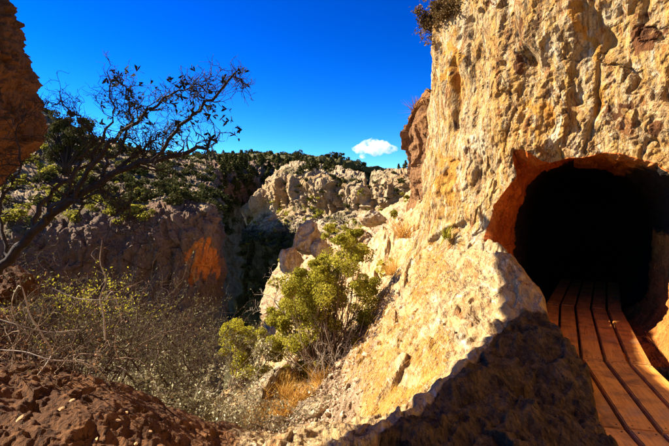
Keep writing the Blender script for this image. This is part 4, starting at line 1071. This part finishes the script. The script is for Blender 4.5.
def dry_shrub(name, label, base, spread, height, nst, rs, leaves, lsize, mat_l, mat_t, lean=(0, 0, 0), l2n=5, lr=(0.12, 0.4), r0=0.008, stem_mat=None, l3=0.7, frac=0.45, jit=0.45):
    root = thing(name, base); R0 = np.asarray(base, float); tag(root, label, 'shrub')
    stems, tw = [], []
    for k in range(nst):
        st = R0 + np.array([rs.normal() * spread * 0.35, rs.normal() * spread * 0.3, -0.05])
        d = np.array([rs.normal() * spread / height * 0.8, rs.normal() * spread / height * 0.6, 1.0]) + np.asarray(lean)
        p = wander(st, d, height * rs.uniform(0.6, 1.1), 10, rs, jit, 0.05); stems.append((p, np.linspace(r0 * rs.uniform(0.6, 1.1), r0 * 0.2, 11)))
    l1 = []
    for L in stems: l1 += sprout(tw, L[0], L[1], l2n, lr, rs, 0.7, 0.2, 0.5, 5, frac, 0.6, r0 * 0.18)
    l2 = []
    for L in l1: l2 += sprout(tw, L[0], L[1], 3, (lr[0] * 0.4, lr[1] * 0.5), rs, 0.9, 0.1, 0.5, 3, 0.1, 0.7, r0 * 0.15)
    V, Fs = tube_mesh(stems, 5); tag(mesh_object('stems', V - R0, Fs, stem_mat or mat_t, parent=root), kind='stuff')
    V, Fs = tube_mesh(tw, 3); tag(mesh_object('twigs', V - R0, Fs, mat_t, parent=root), kind='stuff')
    if leaves:
        src = np.concatenate([q[0][1:] for q in l2 + l1]); c = src[rs.randint(0, len(src), leaves)] + lsize * 1.2 * rs.normal(size=(leaves, 3))
        V, Fs = leaf_quads(c, lsize, rs); tag(mesh_object('leaves', V - R0, Fs, mat_l, parent=root), kind='stuff')
    return root

dry_shrub('dry_shrub', 'dense grey dry shrub with pale small leaves behind the red earth bank', P(165, 480, 4.0), 0.9, 1.15, 60, np.random.RandomState(21), 22000, 0.0145, M_LEAF_PALE, M_TWIG_DRY, l2n=9, stem_mat=M_TWIG_PALE)
dry_shrub('dry_shrub', 'dry twiggy shrub beside the yellow bush with few leaves', P(212, 470, 5.2), 0.5, 0.95, 32, np.random.RandomState(22), 6000, 0.013, M_LEAF_PALE, M_TWIG_DRY, l2n=8)
dry_shrub('dry_shrub', 'low brown dry shrub at the bottom edge below the gully', P(236, 462, 4.2), 0.5, 0.3, 26, np.random.RandomState(26), 1200, 0.010, M_LEAF_BROWN, M_TWIG_DARKBROWN, l2n=7, lr=(0.06, 0.2), r0=0.005, frac=0.15)
dry_shrub('dry_shrub', 'sparse dark brushwood along the bottom edge beside the shaded ledge', P(318, 466, 4.6), 0.6, 0.34, 34, np.random.RandomState(30), 1200, 0.010, M_LEAF_BROWN, M_TWIG_DARKBROWN, l2n=7, lr=(0.06, 0.22), r0=0.005, frac=0.15)
dry_shrub('leafy_shrub', 'dull olive shrub in the shade below the orange rock patch', P(150, 415, 6.2), 1.5, 1.45, 44, np.random.RandomState(23), 8000, 0.017, M_LEAF_DULL, M_TWIG_BROWN, l2n=7, lr=(0.2, 0.5))
dry_shrub('leafy_shrub', 'yellow leaved shrub under the thorny shrub trunk at the left', P(70, 330, 6.0), 1.3, 0.95, 30, np.random.RandomState(24), 1500, 0.020, M_LEAF_YELLOW, M_TWIG_DARKBROWN, l2n=6, lr=(0.2, 0.45))
dry_shrub('bare_shrub', 'dark bare brushwood filling the hollow behind the red earth bank', P(70, 400, 4.6), 1.1, 1.0, 50, np.random.RandomState(27), 3500, 0.013, M_LEAF_DULL, M_TWIG_DARKBROWN, l2n=9, lr=(0.15, 0.5))
dry_shrub('bare_shrub', 'dark twiggy brush hanging below the thorny shrub trunk', P(60, 372, 3.6), 1.0, 0.95, 46, np.random.RandomState(28), 1500, 0.011, M_LEAF_DULL, M_TWIG_DARKBROWN, l2n=9, lr=(0.12, 0.4))
dry_shrub('bare_shrub', 'tall dark twigs rising in front of the bluff left of the black gorge', P(175, 420, 4.9), 1.0, 1.5, 44, np.random.RandomState(29), 3000, 0.012, M_LEAF_DULL, M_TWIG_DARKBROWN, l2n=9, lr=(0.15, 0.45))

# ------------------------------------------------------------------ leafy bushes in the middle
def clump_bush(name, label, base, clumps, rads, n, lsize, mat, rs, stem_mat, r0=0.02, stems_per=1, hollow=0.45, cat='bush'):
    R0 = np.asarray(base, float); root = thing(name, base); tag(root, label, cat)
    clumps = np.asarray(clumps, float); rads = np.asarray(rads, float)
    pts = clump_points(clumps, rads, n, rs, hollow)
    V, Fs = leaf_quads(pts, lsize, rs, 0.55); tag(mesh_object('foliage', V - R0, Fs, mat, parent=root), kind='stuff')
    paths = []
    for c, r in zip(clumps, rads):
        for _ in range(stems_per):
            st = R0 + np.array([rs.normal(), rs.normal(), 0]) * 0.12
            m = 0.5 * (st + c) + 0.12 * rs.normal(size=3) * np.linalg.norm(c - st) * 0.5 + np.array([0, 0, 0.05])
            p = smooth_path([st, m, c], 10); paths.append((p, np.linspace(r0 * rs.uniform(0.5, 1), r0 * 0.15, 10)))
            sprout(paths, p, paths[-1][1], 4, (0.3 * r, 1.1 * r), rs, 0.8, 0.2, 0.4, 4, 0.5, 0.5, r0 * 0.1)
    V, Fs = tube_mesh(paths, 4); tag(mesh_object('stems', V - R0, Fs, stem_mat, parent=root), kind='stuff')
    return root

rs = np.random.RandomState(31)
cl, rd = [], []
for _ in range(60):
    px = rs.uniform(222, 272); py = rs.uniform(320, 385)
    if ((px - 246) / 28) ** 2 + ((py - 350) / 32) ** 2 > 1: continue
    cl.append(P(px, py, 8.3 + 0.3 * rs.normal())); rd.append(rs.uniform(0.07, 0.15))
clump_bush('yellow_bush', 'round yellow green bush on the gorge edge left of the tall green shrub', P(246, 392, 8.2), cl, rd, 22000, 0.016, M_LEAF_YELLOW, rs, M_TWIG_BROWN)

rs = np.random.RandomState(32)
cl, rd = [], []
for px, py, r in ((350, 246, 12), (358, 262, 14), (340, 262, 15), (345, 280, 18), (322, 280, 15), (305, 288, 15), (290, 300, 14), (315, 300, 18), (338, 300, 20), (360, 290, 14), (365, 308, 14), (298, 318, 18), (320, 322, 18),
                  (345, 325, 18), (283, 325, 12), (290, 340, 14), (276, 345, 10), (308, 345, 14), (300, 365, 12), (285, 368, 10), (318, 350, 12), (275, 380, 8), (355, 340, 9), (330, 345, 14), (345, 350, 10), (312, 372, 9), (368, 318, 10), (340, 240, 8), (325, 292, 14), (308, 310, 14), (330, 268, 12), (352, 236, 8), (300, 270, 8), (296, 282, 10), (280, 312, 9), (318, 262, 8), (362, 325, 10), (372, 280, 8)):
    for _ in range(5):
        cl.append(P(px + rs.normal() * r * 0.62, py + rs.normal() * r * 0.62, 8.3 + 0.35 * rs.normal())); rd.append(r * 8.3 / F * rs.uniform(0.4, 0.85))
clump_bush('green_shrub', 'tall olive green shrub standing in the gully in the middle', P(325, 388, 7.9), cl, rd, 68000, 0.020, M_LEAF_OLIVE, rs, M_TWIG_BROWN, r0=0.018)
dry_shrub('dead_shrub', 'pale leafless stems standing under the tall green shrub', P(328, 390, 7.5), 0.45, 1.25, 26, np.random.RandomState(33), 0, 0.01, M_LEAF_PALE, M_TWIG_PALE, l2n=4, lr=(0.1, 0.4), r0=0.010, jit=0.25)
dry_shrub('dead_shrub', 'thin pale stalks standing at the upper edge of the cliff apron', P(360, 382, 7.6), 0.25, 0.75, 12, np.random.RandomState(34), 0, 0.01, M_LEAF_PALE, M_TWIG_PALE, l2n=2, lr=(0.06, 0.2), r0=0.007, jit=0.2)
dry_shrub('dead_branch', 'bleached forked dead branch sticking up against the black gorge', P(286, 312, 8.6), 0.4, 0.95, 6, np.random.RandomState(36), 0, 0.01, M_LEAF_PALE, M_TWIG_PALE, l2n=4, lr=(0.12, 0.35), r0=0.012, lean=(-0.4, 0, 0), jit=0.6)
dry_shrub('brown_shrub', 'brown dry shrub growing on the top edge of the sunlit cliff', P(452, 24, 7.85), 0.62, 0.5, 60, np.random.RandomState(37), 20000, 0.022, M_LEAF_UMBER, M_TWIG_BROWN, l2n=6, lr=(0.08, 0.25), r0=0.006, frac=0.1)

def tussock(px, py, d, h, n, label, rs, mat=M_GRASS, spread=0.5, base=None, droop=0.35, width=0.004, name='grass_tussock'):
    b = P(px, py, d) if base is None else np.asarray(base, float)
    k = 4; t = np.linspace(0, 1, k)
    az = rs.uniform(0, 2 * np.pi, n); tilt = np.abs(rs.normal(size=n)) * spread; L = h * rs.uniform(0.55, 1.1, n)
    st = rs.normal(size=(n, 3)) * np.array([1, 1, 0]) * h * 0.13
    hd = np.stack([np.cos(az), np.sin(az), 0 * az], 1)
    out = np.sin(tilt)[:, None] * t[None] + droop * (t[None] ** 2) * rs.uniform(0.2, 1, (n, 1)); upz = np.cos(tilt)[:, None] * t[None] - 0.25 * droop * t[None] ** 2
    cen = st[:, None] + L[:, None, None] * (hd[:, None] * out[..., None] + np.array([0, 0, 1.0]) * upz[..., None])
    wv = np.stack([-np.sin(az + rs.normal(size=n)), np.cos(az), 0 * az], 1); wd = width * np.array([1, 0.9, 0.6, 0.1])
    Lf = cen - wv[:, None] * wd[None, :, None]; Rf = cen + wv[:, None] * wd[None, :, None]
    V = np.stack([Lf, Rf], 2).reshape(n, k * 2, 3)
    q = np.array([(2 * i, 2 * i + 1, 2 * i + 3, 2 * i + 2) for i in range(k - 1)])
    Fs = (q[None] + (np.arange(n) * 2 * k)[:, None, None]).reshape(-1, 4)
    o = mesh_object(name, V.reshape(-1, 3), Fs, mat); o.location = b
    tag(o, label, 'grass', 'dry grass tussocks in the gully'); return o

rs = np.random.RandomState(41)
ORD = []
gl = 'tuft of dry orange grass along the stony gully below the green shrub'
for (px, py, d, h) in ((258, 408, 7.2, 0.34), (268, 400, 7.5, 0.36), (280, 396, 7.8, 0.42), (292, 392, 8.0, 0.44), (304, 388, 8.2, 0.46), (316, 384, 8.4, 0.42), (272, 415, 6.8, 0.28), (286, 404, 7.4, 0.34), (326, 380, 8.6, 0.4), (250, 418, 6.7, 0.25), (296, 404, 6.9, 0.36), (308, 398, 7.1, 0.38), (284, 412, 6.6, 0.34), (266, 420, 6.4, 0.3), (320, 392, 7.4, 0.4), (240, 424, 6.4, 0.28)):
    x, y = P(px, py, d)[:2]; z = float(ground_z(np.array([x]), np.array([y]))[0])
    ORD.append((px, tussock(0, 0, 0, h, 190, gl, rs, base=(x, y, z - 0.02))))
for k, (_, o) in enumerate(sorted(ORD, key=lambda q: q[0])):
    o['label'] = '%s dry orange grass tuft from the left along the gully' % ('first second third fourth fifth sixth seventh eighth ninth tenth eleventh twelfth thirteenth fourteenth fifteenth sixteenth'.split()[k])
o = tussock(356, 388, 7.0, 0.40, 170, 'bright orange grass tuft at the left foot of the cliff apron', rs); del o['group']
o = tussock(345, 398, 6.6, 0.22, 90, 'small straw coloured grass tuft under the bright orange tuft', rs); del o['group']
o = tussock(417, 112, 13.3, 0.5, 120, 'spiky brown grass tuft on top of the narrow outcrop', rs, mat=M_LEAF_BROWN, spread=0.9, width=0.008); del o['group']
o = tussock(446, 238, 7.25, 0.22, 120, 'low green brown plant rooted in the crack at the cliff foot', rs, mat=M_LEAF_OLIVE, spread=1.1, width=0.006, name='small_plant'); o['category'] = 'plant'; del o['group']
o = tussock(404, 238, 9.3, 0.55, 160, 'large straw coloured grass clump hanging over the rocks left of the cliff foot', rs, spread=0.8, width=0.006); del o['group']
o = tussock(392, 275, 9.8, 0.5, 160, 'orange grass clump on the slope beside the long tilted slab', rs, spread=0.8, width=0.006); del o['group']

def apron_straw():
    rs = np.random.RandomState(55); n = 5200
    px = rs.uniform(335, 470, n * 3); py = rs.uniform(240, 430, n * 3)
    # walk rays down to the ground: try depths until the ray dips under the surface
    best = np.zeros((n * 3, 3)); hit = np.zeros(n * 3, bool)
    for d in np.arange(3.6, 9.6, 0.12):
        x = (px - 334.5) / F; y = (223 - py) / F; cp, sp = math.cos(PITCH), math.sin(PITCH)
        v = np.stack([x, cp + y * sp, -sp + y * cp], 1); v *= (d / v[:, 1])[:, None]
        m = ~hit & (v[:, 2] < base_z(v[:, 0], v[:, 1]))
        best[m] = v[m]; hit |= m
    led, earth, gul = ground_masks(best[:, 0], best[:, 1])
    dens = fbm(best * np.array([1.4, 0.5, 1.0]), 3, 61)
    ok = hit & (led < 0.05) & (dens > -0.05) & (px < 455 - 0.15 * np.abs(py - 320)) & (best[:, 1] < 9.4)
    b = best[ok][:n]; b[:, 2] = ground_z(b[:, 0], b[:, 1]) - 0.004; m = len(b)
    dirn = np.stack([-0.55 + 0.35 * rs.normal(size=m), -0.45 + 0.35 * rs.normal(size=m), -0.15 + 0.35 * rs.rand(m)], 1)
    L = rs.uniform(0.05, 0.17, m)[:, None]
    p1 = b + dirn * L * 0.5 + np.array([0, 0, 1]) * L * 0.32; p2 = b + dirn * L - np.array([0, 0, 0.25]) * L
    w = np.cross(dirn, np.array([0, 0, 1.0])); w /= np.linalg.norm(w, axis=1)[:, None]; w *= 0.0022
    V = np.stack([b - w, b + w, p1 + w, p1 - w, p2 + 0.3 * w, p2 - 0.3 * w], 1).reshape(-1, 3)
    q = np.array([(0, 1, 2, 3), (3, 2, 4, 5)]); Fs = (q[None] + (np.arange(m) * 6)[:, None, None]).reshape(-1, 4)
    o = mesh_object('dry_straw', V, Fs, M_GRASS); tag(o, 'thin dry orange straw scattered over the sunlit rock apron', 'grass', kind='stuff')
apron_straw()

# ------------------------------------------------------------------ far bushes and trees
def far_proto(seed, n, lsize, mat, tall=0.9, nc=7):
    rs = np.random.RandomState(seed)
    c = rs.normal(size=(nc, 3)) * np.array([0.36, 0.36, 0.24]) + np.array([0, 0, 0.5 * tall]); r = rs.uniform(0.2, 0.42, nc)
    V, Fs = leaf_quads(clump_points(c, r, n, rs, 0.3), lsize, rs, 0.7)
    o = mesh_object('hillside_bush', V, Fs, mat); me = o.data; bpy.data.objects.remove(o); return me

PB_DARK = [far_proto(60 + k, 420, 0.11, M_LEAF_SCRUB) for k in range(3)]
PB_LIT = [far_proto(70 + k, 420, 0.10, M_LEAF_SCRUB_LIT) for k in range(3)]
def conifer(seed):
    rs = np.random.RandomState(seed); c, r = [], []
    for k in range(9):
        t = k / 8; c.append((rs.normal() * 0.12 * (1 - t), rs.normal() * 0.12 * (1 - t), 0.25 + 0.72 * t)); r.append(0.34 * (1 - 0.75 * t))
    V, Fs = leaf_quads(clump_points(np.array(c), np.array(r), 360, rs, 0.3), 0.085, rs, 0.6)
    a = np.linspace(0, 2 * np.pi, 5, endpoint=False)
    tv = np.concatenate([np.stack([0.03 * np.cos(a), 0.03 * np.sin(a), 0 * a - 0.15], 1), np.stack([0.012 * np.cos(a), 0.012 * np.sin(a), 0 * a + 0.8], 1)])
    o = mesh_object('pine_tree', np.concatenate([V, tv]), np.concatenate([Fs, grid_faces(2, 5, True) + len(V)]), M_LEAF_SCRUB); me = o.data; bpy.data.objects.remove(o); return me
PT = [conifer(80 + k) for k in range(4)]

def pick(g, n, rs, cond, mind=0.0):
    p = g.reshape(-1, 3); px = 334.5 + F * p[:, 0] / p[:, 1]; py = 203 - F * p[:, 2] / p[:, 1]
    idx = np.nonzero(cond(px, py, p))[0]
    if len(idx) == 0: return []
    out = []
    for i in rs.permutation(idx)[:n * 6]:
        if all((px[i] - px[j]) ** 2 + (py[i] - py[j]) ** 2 > mind ** 2 for j in out): out.append(i)
        if len(out) >= n: break
    return [p[i] for i in out]

def place(protos, pts, size, rs, name, label, cat, group, sink=0.1):
    for p in pts:
        o = bpy.data.objects.new(name, protos[rs.randint(len(protos))]); C.objects.link(o)
        s_ = rs.uniform(*size); o.location = (p[0], p[1], p[2] - sink * s_); o.scale = (s_ * rs.uniform(0.85, 1.3), s_ * rs.uniform(0.85, 1.3), s_ * rs.uniform(0.8, 1.15)); o.rotation_euler = (0, 0, rs.uniform(0, 6.28))
        tag(o, label, cat, group)

rs = np.random.RandomState(91)
place(PB_LIT, pick(hill_g, 120, rs, lambda x, y, p: (x > 5) & (x < 150) & (y > 140) & (y < 222), 5), (0.6, 1.5), rs, 'hillside_bush', 'yellow green bush on the shady left hillside above the bluff', 'bush', 'yellow bushes on the left hillside')
place(PB_DARK, pick(hill_g, 150, rs, lambda x, y, p: (x > 40) & (x < 226) & (y > 100) & (y < 212), 4), (0.7, 1.9), rs, 'hillside_bush', 'dark scrub bush on the left hillside below the skyline', 'bush', 'dark bushes on the left hillside')
place(PB_LIT, pick(wall_g, 55, rs, lambda x, y, p: (x > 250) & (x < 412) & (y > 192) & (y < 250), 5), (0.8, 2.0), rs, 'canyon_bush', 'olive bush on the sunlit talus of the far canyon wall', 'bush', 'bushes on the far canyon wall')
place(PB_DARK, pick(wall_g, 40, rs, lambda x, y, p: (x > 285) & (x < 412) & (y > 150) & (y < 215), 5), (0.8, 1.8), rs, 'canyon_bush', 'dark bush clinging to the cliffs of the far canyon wall', 'bush', 'dark bushes on the far cliffs')
place(PT, pick(mesa_g, 40, rs, lambda x, y, p: (x > 130) & (x < 366) & (p[:, 1] > 380) & (p[:, 1] < 520), 3.0), (3.0, 5.0), rs, 'pine_tree', 'small dark pine on the skyline of the far mesa', 'tree', 'pines on the mesa skyline', 0.05)
place(PB_DARK, pick(mesa_g, 170, rs, lambda x, y, p: (x > 130) & (x < 366) & (p[:, 1] > 385) & (p[:, 1] < 480), 1.8), (3.0, 5.5), rs, 'mesa_bush', 'rounded dark scrub bush along the skyline of the far mesa', 'bush', 'scrub on the mesa skyline', 0.1)
place(PT, pick(gorge_g, 110, rs, lambda x, y, p: (x > 215) & (x < 305) & (y > 155) & (y < 240), 2.5), (4.0, 7.0), rs, 'pine_tree', 'dark pine on the shaded slope at the head of the gorge', 'tree', 'pines at the gorge head', 0.05)
place(PB_DARK, pick(wall_g, 60, rs, lambda x, y, p: (x > 236) & (x < 300) & (y > 240) & (y < 320), 4), (1.0, 2.2), rs, 'canyon_bush', 'dark bush in the shade low on the wall above the black gorge', 'bush', 'dark bushes low on the gorge wall')
place(PT, pick(wall_g, 30, rs, lambda x, y, p: (x > 296) & ((x < 352) | (x > 392)) & (x < 412) & (y < 172), 3.0), (2.0, 3.6), rs, 'pine_tree', 'dark little pine on the rim of the far canyon wall', 'tree', 'pines on the canyon rim', 0.05)
place(PT, pick(hill_g, 50, rs, lambda x, y, p: (x > 80) & (x < 225) & (y < 162) & (y > 120), 3.0), (1.4, 2.6), rs, 'pine_tree', 'dark pine on the skyline of the left hill', 'tree', 'pines on the left hill skyline', 0.05)
place(PB_LIT, pick(slope_g, 34, rs, lambda x, y, p: (x > 285) & (x < 425) & (y > 180) & (y < 300), 9), (0.35, 0.9), rs, 'slope_bush', 'small olive bush among the boulders behind the green shrub', 'bush', 'bushes on the boulder slope')

# the dense dark tree on the left skyline
rs = np.random.RandomState(95)
cl, rd = [], []
for _ in range(46):
    px = rs.uniform(44, 90); py = rs.uniform(104, 158)
    if py < 108 + 0.45 * max(0, px - 62) or py < 108 + 0.5 * max(0, 56 - px): continue
    cl.append(P(px, py, 58 + rs.normal() * 0.8)); rd.append(rs.uniform(0.4, 1.0))
clump_bush('dark_tree', 'dense dark tree on the left skyline beside the rock pillar', P(66, 168, 58), cl, rd, 9000, 0.13, M_LEAF_SCRUB, rs, M_TWIG_DARK, r0=0.2, cat='tree')

# ------------------------------------------------------------------ cloud
def build_cloud():
    m, nt, ln = nodes_of('cloud_vapour')
    nt.remove(nt['Principled BSDF'])
    vol = nt.new('ShaderNodeVolumePrincipled'); vol.inputs['Color'].default_value = (1, 1, 1, 1); vol.inputs['Anisotropy'].default_value = 0.2
    tc = nt.new('ShaderNodeTexCoord')
    n = noise(nt, ln, tc.outputs['Object'], 0.03, 7, 0.65)
    dn = math_(nt, ln, 'MULTIPLY', math_(nt, ln, 'SUBTRACT', n, 0.44, clamp=True), 0.2)
    ln.new(dn, vol.inputs['Density']); ln.new(vol.outputs[0], nt['Material Output'].inputs['Volume'])
    V, Fs, base = [], [], 0
    v0, f0 = _icoc[4]
    c0 = P(375, 148, 2200); k = 2200 / F
    blobs = [(375, 147, 13, 7), (362, 149, 9, 5), (388, 149, 9, 4.5), (367, 145, 8, 5), (382, 145, 8, 5), (373, 142, 6, 4), (376, 152, 7, 4.5), (355, 149, 4, 2.5), (394, 150, 4, 2.2), (363, 156, 4, 2.5)]
    for (px, py, rx, rz) in blobs:
        c = P(px, py, 2200) - c0
        vv = v0 * np.array([rx * k, 0.8 * rx * k, rz * k]); vv = vv * (1 + 0.22 * fbm(v0 * 2.2 + px, 4, int(px), 0.6)[:, None]) + c
        V.append(vv); Fs.append(f0 + base); base += len(vv)
    o = mesh_object('cloud', np.concatenate(V), np.concatenate(Fs), m); o.location = c0
    mod = o.modifiers.new('remesh', 'REMESH'); mod.mode = 'VOXEL'; mod.voxel_size = 3.0
    tag(o, 'small white cloud low in the blue sky above the far canyon wall', 'cloud')
build_cloud()
